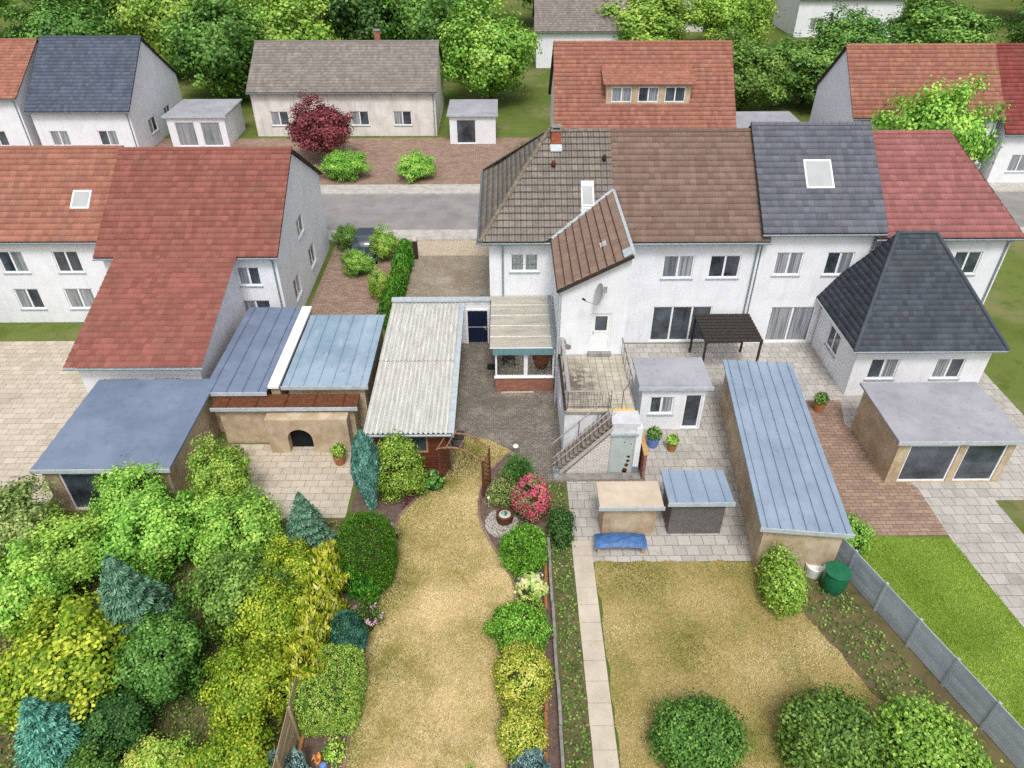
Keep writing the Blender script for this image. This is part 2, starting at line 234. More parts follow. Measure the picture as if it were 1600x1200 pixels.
LM = {
 'yew': leafmat('yew_leaves', [S(40, 76, 13), S(66, 110, 21), S(104, 144, 38)], vary=False),
 'box': leafmat('box_leaves', [S(88, 132, 44), S(144, 178, 74), S(196, 212, 114)], vary=False),
 'gold': leafmat('golden_leaves', [S(104, 136, 30), S(196, 198, 62), S(240, 232, 130)], vary=False),
 'goldgreen': leafmat('golden_green_leaves', [S(84, 118, 26), S(132, 152, 40), S(180, 186, 66)], vary=False),
 'teal': leafmat('blue_green_needles', [S(34, 88, 74), S(58, 122, 102), S(98, 158, 136)], .1),
 'cypress': leafmat('blue_cypress', [S(58, 112, 96), S(92, 150, 132), S(134, 186, 168)], .1),
 'spruce': leafmat('blue_spruce', [S(76, 118, 120), S(124, 160, 164), S(170, 198, 202)], .1),
 'shrub': leafmat('shrub_leaves', [S(76, 108, 28), S(118, 148, 52), S(172, 188, 96)], vary=False),
 'bright': leafmat('bright_leaves', [S(58, 116, 30), S(96, 156, 50), S(150, 194, 84)]),
 'mint': leafmat('fresh_leaves', [S(58, 102, 24), S(94, 144, 42), S(146, 186, 80)], vary=False),
 'hosta': leafmat('variegated_leaves', [S(128, 170, 64), S(196, 212, 116), S(232, 234, 170)]),
 'lime': leafmat('lime_leaves', [S(96, 146, 32), S(146, 182, 56), S(192, 208, 90)]),
 'euon': leafmat('gold_variegated_leaves', [S(88, 120, 34), S(168, 170, 60), S(220, 206, 112)], vary=False),
 'heather': leafmat('heather_sprigs', [S(44, 84, 26), S(76, 122, 40), S(104, 152, 56)]),
 'olive': leafmat('olive_leaves', [S(84, 110, 44), S(126, 146, 70), S(170, 182, 110)]),
 'rhodo': leafmat('rhododendron_leaves', [S(62, 78, 40), S(120, 124, 72), S(178, 160, 110)]),
 'pink': leafmat('pink_petals', [S(206, 62, 112), S(230, 104, 134), S(238, 140, 128)], .3, vary=False, k=1.2),
 'rosepink': leafmat('rose_petals', [S(236, 170, 184), S(240, 200, 206), S(232, 150, 166)], .3, vary=False, k=1.2),
 'white': leafmat('white_petals', [S(226, 228, 222), S(238, 238, 236), S(216, 220, 206)], .3, vary=False, k=1.2),
 'thuja': leafmat('thuja_sprays', [S(30, 90, 14), S(70, 140, 20), S(128, 186, 32)]),
 'tree_dark': leafmat('dark_tree_leaves', [S(34, 66, 20), S(54, 92, 30), S(82, 118, 46)]),
 'tree_mid': leafmat('mid_tree_leaves', [S(58, 96, 26), S(86, 130, 40), S(124, 160, 62)]),
 'tree_light': leafmat('light_tree_leaves', [S(88, 136, 28), S(126, 170, 48), S(166, 198, 76)]),
 'tree_red': leafmat('red_tree_leaves', [S(84, 32, 34), S(112, 44, 46), S(142, 66, 62)]),
 'tree_blue': leafmat('blue_tree_needles', [S(50, 94, 72), S(76, 120, 94), S(112, 150, 122)], .1),
 'grass': leafmat('lawn_grass', [S(138, 136, 66), S(182, 164, 118), S(206, 190, 152)], .2, .8, False, 1.24),
 'grass_green': leafmat('fresh_grass', [S(92, 122, 38), S(122, 152, 54), S(156, 178, 84)], .2, .8, False, 1.3),
 'mulchp': leafmat('purple_groundcover', [S(62, 34, 40), S(96, 52, 60), S(136, 84, 86)]),
}

# ------------------------------------------------------------------ mesh helpers
ORG = {}
def finish(o, parent, label=None, cat=None, group=None, kind=None):
    C.objects.link(o)
    if parent is not None: o.parent = parent
    if label: o['label'] = label
    if cat: o['category'] = cat
    if group: o['group'] = group
    if kind: o['kind'] = kind
    return o
def thing(name, label, cat, loc=(0, 0, 0), group=None):
    o = bpy.data.objects.new(name, None); o.empty_display_size = .2; o.location = loc
    finish(o, None, label, cat, group); ORG[o.name] = Vector(loc); return o
def org_of(p):
    while p is not None:
        if p.name in ORG: return ORG[p.name]
        p = p.parent
    return Vector((0, 0, 0))
def fast_mesh(name, verts, quads, tone=None, tris=False):
    """verts (n,3) array, quads (m,4) array"""
    me = bpy.data.meshes.new(name); k = 3 if tris else 4
    nv, nf = len(verts), len(quads)
    me.vertices.add(nv); me.vertices.foreach_set('co', np.ascontiguousarray(verts, dtype=np.float32).ravel())
    me.loops.add(nf * k); me.loops.foreach_set('vertex_index', np.ascontiguousarray(quads, dtype=np.int32).ravel())
    me.polygons.add(nf); me.polygons.foreach_set('loop_start', np.arange(0, nf * k, k, dtype=np.int32))
    try: me.polygons.foreach_set('loop_total', np.full(nf, k, dtype=np.int32))
    except Exception: pass
    me.update(calc_edges=True)
    if tone is not None:
        a = me.attributes.new('tone', 'FLOAT', 'FACE'); a.data.foreach_set('value', np.ascontiguousarray(tone, dtype=np.float32))
    return me
class MB:
    def __init__(s): s.v = []; s.f = []; s.t = []; s.tone = 0.
    def face(s, pts):
        i = len(s.v); s.v += [Vector(p) for p in pts]; s.f.append(tuple(range(i, i + len(pts)))); s.t.append(s.tone); return s
    def hexa(s, p):   # 8 points: bottom 4 ccw, top 4 ccw
        i = len(s.v); s.v += [Vector(q) for q in p]
        for f in ((3, 2, 1, 0), (4, 5, 6, 7), (0, 1, 5, 4), (1, 2, 6, 5), (2, 3, 7, 6), (3, 0, 4, 7)): s.f.append(tuple(i + k for k in f)); s.t.append(s.tone)
        return s
    def box(s, x0, x1, y0, y1, z0, z1):
        return s.hexa([(x0, y0, z0), (x1, y0, z0), (x1, y1, z0), (x0, y1, z0), (x0, y0, z1), (x1, y0, z1), (x1, y1, z1), (x0, y1, z1)])
    def bar(s, a, b, w, h, up=(0, 0, 1)):
        a, b, up = Vector(a), Vector(b), Vector(up); d = (b - a).normalized(); x = d.cross(up)
        if x.length < 1e-5: x = d.cross(Vector((0, 1, 0)))
        x.normalize(); y = x.cross(d); x *= w / 2; y *= h / 2
        return s.hexa([a - x - y, b - x - y, b + x - y, a + x - y, a - x + y, b - x + y, b + x + y, a + x + y])
    def tube(s, pts, r, n=8, cap=True):
        pts = [Vector(p) for p in pts]; rs = r if isinstance(r, (list, tuple)) else [r] * len(pts); rings = []
        for i, p in enumerate(pts):
            d = (pts[min(i + 1, len(pts) - 1)] - pts[max(i - 1, 0)]).normalized()
            x = d.cross(Vector((0, 0, 1)))
            if x.length < .05: x = d.cross(Vector((0, 1, 0)))
            x.normalize(); y = d.cross(x); b = len(s.v)
            for k in range(n):
                a = 2 * math.pi * k / n; s.v.append(p + x * math.cos(a) * rs[i] + y * math.sin(a) * rs[i])
            rings.append(b)
        for a, b in zip(rings, rings[1:]):
            for k in range(n): s.f.append((a + k, a + (k + 1) % n, b + (k + 1) % n, b + k)); s.t.append(s.tone)
        if cap:
            s.f.append(tuple(rings[0] + k for k in reversed(range(n)))); s.f.append(tuple(rings[-1] + k for k in range(n))); s.t += [s.tone] * 2
        return s
    def lathe(s, c, prof, n=20):
        rings = []
        for r, z in prof:
            b = len(s.v); rings.append(b)
            for k in range(n): a = 2 * math.pi * k / n; s.v.append(Vector((c[0] + r * math.cos(a), c[1] + r * math.sin(a), c[2] + z)))
        for a, b in zip(rings, rings[1:]):
            for k in range(n): s.f.append((a + k, a + (k + 1) % n, b + (k + 1) % n, b + k)); s.t.append(s.tone)
        return s
    def prism(s, poly, z0, z1):
        n = len(poly); i = len(s.v)
        s.v += [Vector((x, y, z0)) for x, y in poly] + [Vector((x, y, z1)) for x, y in poly]
        s.f.append(tuple(i + k for k in reversed(range(n)))); s.f.append(tuple(i + n + k for k in range(n)))
        for k in range(n): s.f.append((i + k, i + (k + 1) % n, i + n + (k + 1) % n, i + n + k))
        s.t += [s.tone] * (n + 2); return s
    def extr(s, pts, d):  # 3-D polygon extruded by vector d
        n = len(pts); i = len(s.v); d = Vector(d)
        s.v += [Vector(p) for p in pts] + [Vector(p) + d for p in pts]
        s.f.append(tuple(i + k for k in reversed(range(n)))); s.f.append(tuple(i + n + k for k in range(n)))
        for k in range(n): s.f.append((i + k, i + (k + 1) % n, i + n + (k + 1) % n, i + n + k))
        s.t += [s.tone] * (n + 2); return s
    def mesh(s, name, org=(0, 0, 0), smooth=False):
        me = bpy.data.meshes.new(name); o = Vector(org)
        me.from_pydata([v - o for v in s.v], [], s.f)
        if any(s.t):
            a = me.attributes.new('tone', 'FLOAT', 'FACE'); a.data.foreach_set('value', s.t)
        bm = bmesh.new(); bm.from_mesh(me); bmesh.ops.recalc_face_normals(bm, faces=bm.faces); bm.to_mesh(me); bm.free()
        if smooth:
            for p in me.polygons: p.use_smooth = True
        return me
    def build(s, name, m, parent=None, org=None, smooth=False, **k):
        o_ = org_of(parent) if parent is not None else Vector(org or (0, 0, 0))
        me = s.mesh(name, o_, smooth); me.materials.append(M[m] if isinstance(m, str) else m)
        o = bpy.data.objects.new(name, me)
        if parent is None: o.location = o_; ORG[o.name] = o_
        return finish(o, parent, **k)
def struct(name, mb, m, label=None): return mb.build(name, m, kind='structure', label=label, smooth=False)
def sheet(name, poly, z, m):
    return MB().face([(x, y, z) for x, y in poly]).build(name, m, kind='structure')
def ragged(poly, amp=.07, step=.45):
    out = []; g = random.Random(5)
    for (x0, y0), (x1, y1) in zip(poly, poly[1:] + poly[:1]):
        n = max(1, int(math.hypot(x1 - x0, y1 - y0) / step))
        out += [(x0 + (x1 - x0) * k / n + g.uniform(-amp, amp), y0 + (y1 - y0) * k / n + g.uniform(-amp, amp)) for k in range(n)]
    return out
def rect(x0, x1, y0, y1): return [(x0, y0), (x1, y0), (x1, y1), (x0, y1)]

def wall(mb, org, u, width, z0, z1, holes=(), depth=.14):
    """vertical wall with real recessed openings; outward normal = u x Z"""
    org, u = Vector(org), Vector(u); inn = -u.cross(Vector((0, 0, 1)))
    P = lambda a, z, d=0.: org + u * a + Vector((0, 0, z)) + inn * d
    us = sorted({0, width, *[h[0] for h in holes], *[h[1] for h in holes]}); zs = sorted({z0, z1, *[h[2] for h in holes], *[h[3] for h in holes]})
    for a, b in zip(us, us[1:]):
        for c, d in zip(zs, zs[1:]):
            if any(h[0] <= a + 1e-6 and b <= h[1] + 1e-6 and h[2] <= c + 1e-6 and d <= h[3] + 1e-6 for h in holes): continue
            mb.face([P(a, c), P(b, c), P(b, d), P(a, d)])
    for a, b, c, d in [h[:4] for h in holes]:
        mb.face([P(a, c), P(b, c), P(b, c, depth), P(a, c, depth)]); mb.face([P(a, d), P(b, d), P(b, d, depth), P(a, d, depth)])
        mb.face([P(a, c), P(a, d), P(a, d, depth), P(a, c, depth)]); mb.face([P(b, c), P(b, d), P(b, d, depth), P(b, c, depth)])
        mb.face([P(a, c, depth), P(b, c, depth), P(b, d, depth), P(a, d, depth)])
def window(parent, org, u, h, n=2, name='window', frame='white', pane='pane', sill=True, fw=.07, back=None, pull=.02):
    """frame > panes, sill; h = (a, b, z0, z1) on the wall"""
    org, u = Vector(org), Vector(u); out = u.cross(Vector((0, 0, 1))); a, b, c, d = h[:4]
    P = lambda s, z, e=0.: org + u * s + Vector((0, 0, z)) + out * e
    mb = MB()
    def bx(a0, a1, c0, c1, e0, e1):
        mb.hexa([P(a0, c0, e1), P(a1, c0, e1), P(a1, c0, e0), P(a0, c0, e0), P(a0, c1, e1), P(a1, c1, e1), P(a1, c1, e0), P(a0, c1, e0)])
    e0, e1 = -.115, -pull - .03
    bx(a, b, c, c + fw, e0, e1); bx(a, b, d - fw, d, e0, e1)
    st = (b - a) / n
    for i in range(n + 1):
        x = a + i * st; x0, x1 = (x, x + fw) if i == 0 else (x - fw, x) if i == n else (x - fw * .7, x + fw * .7)
        bx(x0, x1, c + fw + .001, d - fw - .001, e0, e1)
    f = mb.build(name, frame, parent)
    for i in range(n):
        p0 = a + i * st + fw * .6; p1 = a + (i + 1) * st - fw * .6
        MB().hexa([P(p0, c + fw * .8, -.085), P(p1, c + fw * .8, -.085), P(p1, c + fw * .8, -.1), P(p0, c + fw * .8, -.1), P(p0, d - fw * .8, -.085), P(p1, d - fw * .8, -.085), P(p1, d - fw * .8, -.1), P(p0, d - fw * .8, -.1)]).build('pane', pane, f)
    if sill:
        MB().hexa([P(a - .06, c - .05, .07), P(b + .06, c - .05, .07), P(b + .06, c - .05, -.03), P(a - .06, c - .05, -.03), P(a - .06, c - .012, .07), P(b + .06, c - .012, .07), P(b + .06, c - .004, -.03), P(a - .06, c - .004, -.03)]).build('sill', 'grey_sill', f)
    return f
def hash01(a, b): return (math.sin(a * 127.1 + b * 311.7) * 43758.5453) % 1
def roof_surface(el, er, rr, rl, tw=.3, course=.36, amp=.04, lift=.045, ns=4):
    """stepped courses of rolled tiles over a trapezoid eave-left, eave-right, ridge-right, ridge-left"""
    el, er, rr, rl = map(Vector, (el, er, rr, rl)); eu = (er - el).normalized()
    nn = eu.cross(rl - el).normalized(); vv = nn.cross(eu); L = (rl - el).dot(vv); W = (er - el).length
    l1 = (rl - el).dot(eu); r1 = (rr - el).dot(eu); nc = max(1, round(L / course)); ch = L / nc
    u0 = min(0, l1); u1 = max(W, r1); k0 = math.floor(u0 / tw * ns); k1 = math.ceil(u1 / tw * ns)
    us = [k * tw / ns for k in range(k0, k1 + 1)]; verts = []; quads = []; tone = []
    prof = [0, 1, .35, 1] if ns == 4 else [0, 1]
    for c in range(nc):
        va, vb = c * ch, (c + 1) * ch; fa, fb = va / L, vb / L; b = len(verts)
        la, ra, lb, rb = l1 * fa, W + (r1 - W) * fa, l1 * fb, W + (r1 - W) * fb
        for k, u in zip(range(k0, k1 + 1), us):
            h = amp * prof[k % ns]; ua, ub = min(max(u, la), ra), min(max(u, lb), rb)
            j = lift * (.85 + .3 * hash01(c, k // ns))
            verts += [el + eu * ua + vv * va + nn * (h - .005), el + eu * ua + vv * va + nn * (h + j), el + eu * ub + vv * (vb + .02) + nn * h]
        for i in range(len(us) - 1):
            a0 = b + 3 * i; mid = (us[i] + us[i + 1]) / 2
            if mid < min(la, lb) - tw / ns or mid > max(ra, rb) + tw / ns: continue
            t_ = hash01(c * 1.7, (k0 + i) // ns)
            quads += [(a0, a0 + 3, a0 + 4, a0 + 1), (a0 + 1, a0 + 4, a0 + 5, a0 + 2)]; tone += [t_, t_]
    return np.array([tuple(v) for v in verts]), np.array(quads), np.array(tone)
def roof_part(name, corners, m, parent, kind=None, **k):
    v, q, t_ = roof_surface(*corners, **k); me = fast_mesh(name, v - np.array(tuple(org_of(parent))), q, t_); me.materials.append(M[m])
    return finish(bpy.data.objects.new(name, me), parent, kind=kind)
def chimney(parent, x, y, z0, z1, w=.5, m='brick_orange'):
    mb = MB(); n = max(2, int((z1 - z0) / .09))
    for i in range(n):
        e = .006 if i % 2 else 0; mb.tone = random.random(); mb.box(x - w / 2 + e, x + w / 2 - e, y - w / 2 + e, y + w / 2 - e, z0 + (z1 - z0) * i / n, z0 + (z1 - z0) * (i + 1) / n - .008)
    c = mb.build('chimney', m, parent); MB().box(x - w / 2 - .06, x + w / 2 + .06, y - w / 2 - .06, y + w / 2 + .06, z1, z1 + .08).build('chimney_cap', 'concrete', c)

# ------------------------------------------------------------------ foliage
def leaves(p, nrm, d, L, Wd, tone, m, name, parent, org, fold=.25):
    """one rhombic leaf per point: p centre, nrm facing, d long axis (arrays)"""
    n = len(p); nrm = nrm / np.linalg.norm(nrm, axis=1, keepdims=True)
    d = d - nrm * (d * nrm).sum(1, keepdims=True) * .6; d /= np.linalg.norm(d, axis=1, keepdims=True) + 1e-9
    s = np.cross(d, nrm); s /= np.linalg.norm(s, axis=1, keepdims=True) + 1e-9
    L = np.broadcast_to(np.asarray(L).reshape(-1, 1), (n, 1)); Wd = np.broadcast_to(np.asarray(Wd).reshape(-1, 1), (n, 1))
    up = nrm * Wd * fold
    v = np.stack([p - d * L * .5, p + s * Wd * .5 - d * L * .05 + up, p + d * L * .5, p - s * Wd * .5 - d * L * .05 + up], 1).reshape(-1, 3)
    q = np.arange(n * 4).reshape(-1, 4)
    me = fast_mesh(name, v - np.array(tuple(org)), q, np.clip(tone, 0, 1)); me.materials.append(LM[m])
    return finish(bpy.data.objects.new(name, me), parent)
def unit(n, zmin=-1.):
    z = rng.uniform(zmin, 1, n); a = rng.uniform(0, 2 * np.pi, n); r = np.sqrt(np.maximum(0, 1 - z * z))
    return np.stack([r * np.cos(a), r * np.sin(a), z], 1)
def lobes(seed, k=7):
    g = np.random.default_rng(seed); kv = g.normal(size=(k, 3)) * g.uniform(2, 5.5, (k, 1)); ph = g.uniform(0, 6.28, k)
    return lambda d: np.cos(d @ kv.T + ph).sum(1) / math.sqrt(k)
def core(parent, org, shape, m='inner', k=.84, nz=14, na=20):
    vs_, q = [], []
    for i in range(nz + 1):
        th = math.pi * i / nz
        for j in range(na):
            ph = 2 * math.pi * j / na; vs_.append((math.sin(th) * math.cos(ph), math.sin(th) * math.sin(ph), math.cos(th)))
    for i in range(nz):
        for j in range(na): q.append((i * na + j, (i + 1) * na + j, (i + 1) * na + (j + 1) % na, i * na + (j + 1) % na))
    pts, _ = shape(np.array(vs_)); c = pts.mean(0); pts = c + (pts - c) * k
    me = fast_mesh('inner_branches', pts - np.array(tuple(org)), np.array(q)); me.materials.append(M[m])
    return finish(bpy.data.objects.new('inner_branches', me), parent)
def blob(cx, cy, zc, a, b, c, amp=.08, power=2.2, seed=1, zfloor=.03):
    lb = lobes(seed)
    def f(d):
        r = (np.abs(d[:, 0] / a) ** power + np.abs(d[:, 1] / b) ** power + np.abs(d[:, 2] / c) ** power) ** (-1 / power)
        r = r * (1 + amp * lb(d)); p = d * r[:, None] + np.array([cx, cy, zc])
        nr = np.sign(d) * np.abs(p - np.array([cx, cy, zc])) ** (power - 1) / np.array([a, b, c]) ** power
        p[:, 2] = np.maximum(p[:, 2], zfloor); return p, nr / (np.linalg.norm(nr, axis=1, keepdims=True) + 1e-9)
    return f
def bush(name, label, cat, cx, cy, zc, a, b, c, m, n=6000, L=.07, Wd=.045, amp=.08, power=2.2, clump=.1, ncl=0, upb=.2, spiky=0., seed=None, group=None, kcore=.84, stem=True, shell=.16, tonek=.5):
    seed = seed or random.randint(1, 9999); org = Vector((cx, cy, 0)); th = thing(name, label, cat, org, group)
    sh = blob(cx, cy, zc, a, b, c, amp, power, seed)
    ncl = ncl or max(20, n // 28); cand = unit(ncl * 8, -.8); cq, cm = sh(cand); cv = cq - np.array([cx, cy, zc]); r2 = (cv * cv).sum(1); wt = r2 / np.maximum(.15, (cm * cand).sum(1)); wt[cq[:, 2] < .05] *= .2
    cd = cand[rng.choice(len(cand), ncl, replace=False, p=wt / wt.sum())]; ct = rng.uniform(0, 1, ncl); cp, cn = sh(cd)
    cs = rng.uniform(1 - shell, 1.03, ncl); cc = np.array([cx, cy, zc]); cp = cc + (cp - cc) * cs[:, None]
    idx = rng.integers(0, ncl, n); off = rng.normal(size=(n, 3)) * clump; p = cp[idx] + off
    p[:, 2] = np.maximum(p[:, 2], .03)
    base = cn[idx]; nr = base * .8 + off / (clump + 1e-6) * .35 + rng.normal(size=(n, 3)) * .35 + np.array([0, 0, upb])
    d = rng.normal(size=(n, 3)) + base * spiky + np.array([0, 0, spiky * .6])
    if spiky: nr = np.cross(d, rng.normal(size=(n, 3))) + base * .6
    tone = tonek * ct[idx] + (1 - tonek) * rng.uniform(0, 1, n)
    leaves(p, nr, d, L * rng.uniform(.7, 1.3, n), Wd * rng.uniform(.7, 1.3, n), tone, m, 'foliage', th, org)
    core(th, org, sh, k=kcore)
    if stem: MB().tube([(cx, cy, 0), (cx + .03, cy, zc * .5), (cx, cy + .02, zc)], [.05 + a * .03, .04, .03], 6).build('stem', 'bark', th)
    th['_shape'] = 0; del th['_shape']
    return th, sh
def conifer(name, label, cx, cy, h, r, m, n=6000, L=.14, Wd=.035, prof=None, seed=None, group=None, cat='conifer', lean=0., flames=0, z0=.05, amp=.08, shell=.2, kcore=.75):
    """column of upswept sprays round a tapering profile"""
    org = Vector((cx, cy, 0)); th = thing(name, label, cat, org, group); g = np.random.default_rng(seed or random.randint(1, 9999))
    prof = prof or [(0, .55), (.15, .9), (.4, 1), (.65, .8), (.85, .45), (1, .04)]
    pt, pr = np.array(prof).T; dens = np.interp(np.linspace(0, 1, 200), pt, pr) + .05; cdf = np.cumsum(dens) / dens.sum()
    t = np.interp(g.uniform(0, 1, n), cdf, np.linspace(0, 1, 200)); a = g.uniform(0, 2 * np.pi, n)
    ph = g.uniform(0, 6.28, 6); ks = g.integers(1, 6, 6); kz = g.uniform(2, 12, 6)
    bump = lambda a_, t_: 1 + amp * np.cos(np.outer(a_, ks) + np.outer(t_, kz) + ph).sum(1)
    rr = np.interp(t, pt, pr) * r * bump(a, t) * g.uniform(1 - shell, 1.05, n)
    p = np.stack([cx + rr * np.cos(a) + lean * t * h, cy + rr * np.sin(a), z0 + t * (h - z0)], 1)
    out = np.stack([np.cos(a), np.sin(a), np.full(n, .15)], 1)
    d = out * .35 + np.array([0, 0, 1.]) + g.normal(size=(n, 3)) * .28; nr = out + g.normal(size=(n, 3)) * .4
    cl = (np.cos(a * 5 + t * 17 + ph[0]) + np.cos(a * 3 - t * 23 + ph[1])) / 4 + .5
    leaves(p, nr, d, L * g.uniform(.6, 1.4, n), Wd * g.uniform(.7, 1.3, n), .45 * cl + .55 * g.uniform(0, 1, n), m, 'foliage', th, org)
    k = MB(); k.lathe((cx, cy, 0), [(max(.01, np.interp(q, pt, pr) * r * kcore), z0 + q * (h - z0) * .96) for q in np.linspace(0, 1, 14)], 14)
    if lean:
        for v in k.v: v.x += lean * v.z
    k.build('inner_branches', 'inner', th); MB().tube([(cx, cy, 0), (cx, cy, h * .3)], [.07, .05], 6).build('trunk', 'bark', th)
    return th
def petals(parent, sh, n, m, L, clusters, rad, zmin=-.1, name='blossoms', front=None):
    org = org_of(parent); cd = unit(clusters, zmin)
    if front is not None: cd = cd[(cd @ np.array(front)) > -.35]
    cp, cn = sh(cd); idx = rng.integers(0, len(cd), n)
    off = rng.normal(size=(n, 3)) * rad; p = cp[idx] + cn[idx] * .03 + off; nr = cn[idx] + rng.normal(size=(n, 3)) * .5
    o = leaves(p, nr, rng.normal(size=(n, 3)), L, L * .8, rng.uniform(0, 1, n) * .6 + .4 * rng.uniform(0, 1, len(cd))[idx], m, name, parent, org); o['kind'] = 'stuff'; return o

# ------------------------------------------------------------------ the setting: ground, street, yard, lawn, beds
sheet('ground', rect(-900, 900, -300, 2200), -.02, 'ground_far')
sheet('street', rect(-300, 300, 48.2, 55.0), 0.0, 'asphalt')
def kerb(name, y0, y1):
    struct(name, MB().box(-300, 300, y0, y1, -.02, .11), 'concrete_pale')
kerb('pavement', 46.6, 48.2); kerb('pavement', 55.0, 56.9)
LAWN_L = [(-5.0, 6.0), (-4.88, 10.56), (-4.96, 12.14), (-5.01, 13.46), (-5.05, 14.65), (-4.92, 15.54), (-4.78, 16.62), (-4.34, 17.63), (-4.28, 19.19), (-4.5, 20.3), (-3.93, 21.44), (-3.21, 22.45), (-2.68, 23.65), (-2.49, 24.84), (-2.32, 25.56)]
LAWN_T = [(-1.67, 25.6), (-.77, 25.36)]
LAWN_R = [(.26, 24.55), (-.18, 24.09), (-.66, 23.34), (-1.0, 22.47), (-1.17, 21.41), (-1.06, 20.33), (-.68, 19.31), (-.06, 18.04), (.3, 16.99), (.17, 16.02), (-.2, 14.85), (-.32, 13.64), (-.25, 12.52), (-.12, 11.48), (-.04, 10.51), (0, 6)]
def smooth(pts, n=4):
    out = []; P = [Vector(p) for p in pts]
    for i in range(len(P) - 1):
        p0, p1, p2, p3 = P[max(i - 1, 0)], P[i], P[i + 1], P[min(i + 2, len(P) - 1)]
        for k in range(n):
            t = k / n; out.append(tuple(.5 * (2 * p1 + (p2 - p0) * t + (2 * p0 - 5 * p1 + 4 * p2 - p3) * t * t + (3 * p1 - p0 - 3 * p2 + p3) * t ** 3)))
    return out + [tuple(P[-1])]
LL, LR = smooth(LAWN_L), smooth(LAWN_R)
lawn_poly = LL + LAWN_T + LR
sheet('garden_bed', rect(-6.45, 1.66, 5, 25.9), -.004, 'soil')
sheet('yard', [(-2.4, 22.6), (2.6, 22.6), (5.95, 22.6), (5.95, 24.6), (2.6, 24.6), (2.6, 33.7), (-2.4, 33.7)], .006, 'yard')
lawn_poly_s = [(x, y) for x, y in lawn_poly]
sheet('lawn', lawn_poly_s, .022, 'lawn_dry')
sheet('bed_right_of_lawn', LR[:-1] + [(1.62, 10.4), (1.62, 22.2), (.75, 23.9)], .012, 'soil')
sheet('driveway', rect(-6.1, -.8, 33.7, 44.3), .004, 'drive')
sheet('driveway_apron', rect(-6.1, -.8, 44.3, 46.6), .006, 'drive_far')
# dry grass blades on the lawn
def in_poly(x, y, poly):
    p = np.array(poly); inside = np.zeros(len(x), bool); j = len(p) - 1
    for i in range(len(p)):
        c = ((p[i, 1] > y) != (p[j, 1] > y)) & (x < (p[j, 0] - p[i, 0]) * (y - p[i, 1]) / (p[j, 1] - p[i, 1] + 1e-12) + p[i, 0]); inside ^= c; j = i
    return inside
def grass_blades(name, poly, z, n, m, label, green, h=.05, w=.013):
    p = np.array(poly); x = rng.uniform(p[:, 0].min(), p[:, 0].max(), n); y = rng.uniform(max(8.5, p[:, 1].min()), p[:, 1].max(), n); k = in_poly(x, y, poly); x, y = x[k], y[k]; n = len(x)
    a = rng.uniform(0, 2 * np.pi, n); hh = h * rng.uniform(.5, 1.4, n); le = rng.normal(size=(n, 2)) * .035
    b = np.stack([x, y, np.full(n, z)], 1); s = np.stack([np.cos(a), np.sin(a), np.zeros(n)], 1) * w
    v = np.stack([b - s, b + s, b + np.stack([le[:, 0], le[:, 1], hh], 1)], 1).reshape(-1, 3)
    big = np.cos(x * 1.9 + y * .7) + np.cos(y * 1.3 - x * .8 + 2) + np.cos(x * .7 - y * 2.1 + 4); g = green(x, y)
    tone = np.clip(.62 + .11 * big - g + rng.normal(size=n) * .13, 0, 1)
    me = fast_mesh(name, v, np.arange(n * 3).reshape(-1, 3), tone, tris=True); me.materials.append(LM[m])
    return finish(bpy.data.objects.new(name, me), None, label, 'grass', kind='stuff')
def green_l(x, y):
    e = np.interp(y, [p[1] for p in LAWN_L], [p[0] for p in LAWN_L])
    return .45 * np.exp(-((x - e) / 1.1) ** 2) + .42 * np.exp(-((y - 23.8) / 1.7) ** 2) * np.clip((-.9 - x) / .5, 0, 1)
grass_blades('dry_grass', lawn_poly_s, .022, 150000, 'grass', 'straw coloured dry grass blades of the long lawn', green_l)
# edging strips along the lawn: short lengths of brown kerb
def edging(name, label, line, w=.09, h=.055):
    th = thing(name, label, 'edging', (line[0][0], line[0][1], 0)); pts = [Vector((x, y, 0)) for x, y in line]
    for a, b in zip(pts, pts[1:]):
        if (b - a).length < .12: continue
        d = (b - a).normalized() * .012
        MB().bar(a + d + Vector((0, 0, h / 2 + .01)), b - d + Vector((0, 0, h / 2 + .01 + random.uniform(-.006, .006))), w, h).build('edging_piece', 'edging', th)
edging('lawn_edging', 'low brown edging curving along the left side of the lawn', [p for p in LL if p[1] > 9.5][::2])
edging('lawn_edging', 'low brown edging curving along the right side of the lawn past the rose arch', [p for p in LR if p[1] > 9.5][::2])

# ------------------------------------------------------------------ the white house
EY, EZ, RY, RZ = 33.05, 6.28, 38.0, 10.2        # main eave and ridge
WX, WZ, WS, PX = 2.32, 6.35, .531, 5.5          # wing eave, its pitch, the party line
WR = WZ + WS * (PX - WX); HS = (RZ - EZ) / (RY - EY)
house = thing('white_house', 'white plastered house half with weathered grey hip roof and brown rear wing', 'house', (2.3, 36, 0))
win_h = (1.06, 2.54, 4.42, 5.46); XL = -.81
mb = MB()
wall(mb, (XL, 33.5, 0), (1, 0, 0), PX - XL, 0, 6.25, [win_h], .16)
wall(mb, (XL, 42.0, 0), (0, -1, 0), 8.5, 0, 6.25); mb.face([(XL, 42, 0), (PX, 42, 0), (PX, 42, 6.25), (XL, 42, 6.25)])
mb.build('wall', 'plaster', house)
mb = MB(); dr = (1.42, 2.34, 2.98, 5.02)
wall(mb, (2.52, 28.3, 0), (1, 0, 0), PX - 2.52, 2.6, WZ + .02, [dr], .16)
zt = lambda x: WZ + WS * (x - WX) - .06
mb.face([(2.52, 28.3, WZ + .02), (PX, 28.3, WZ + .02), (PX, 28.3, zt(PX)), (2.52, 28.3, zt(2.52) if zt(2.52) > WZ + .02 else WZ + .021)])
wall(mb, (2.52, 33.5, 0), (0, -1, 0), 5.2, 0, WZ)
mb.build('wing_wall', 'plaster', house)
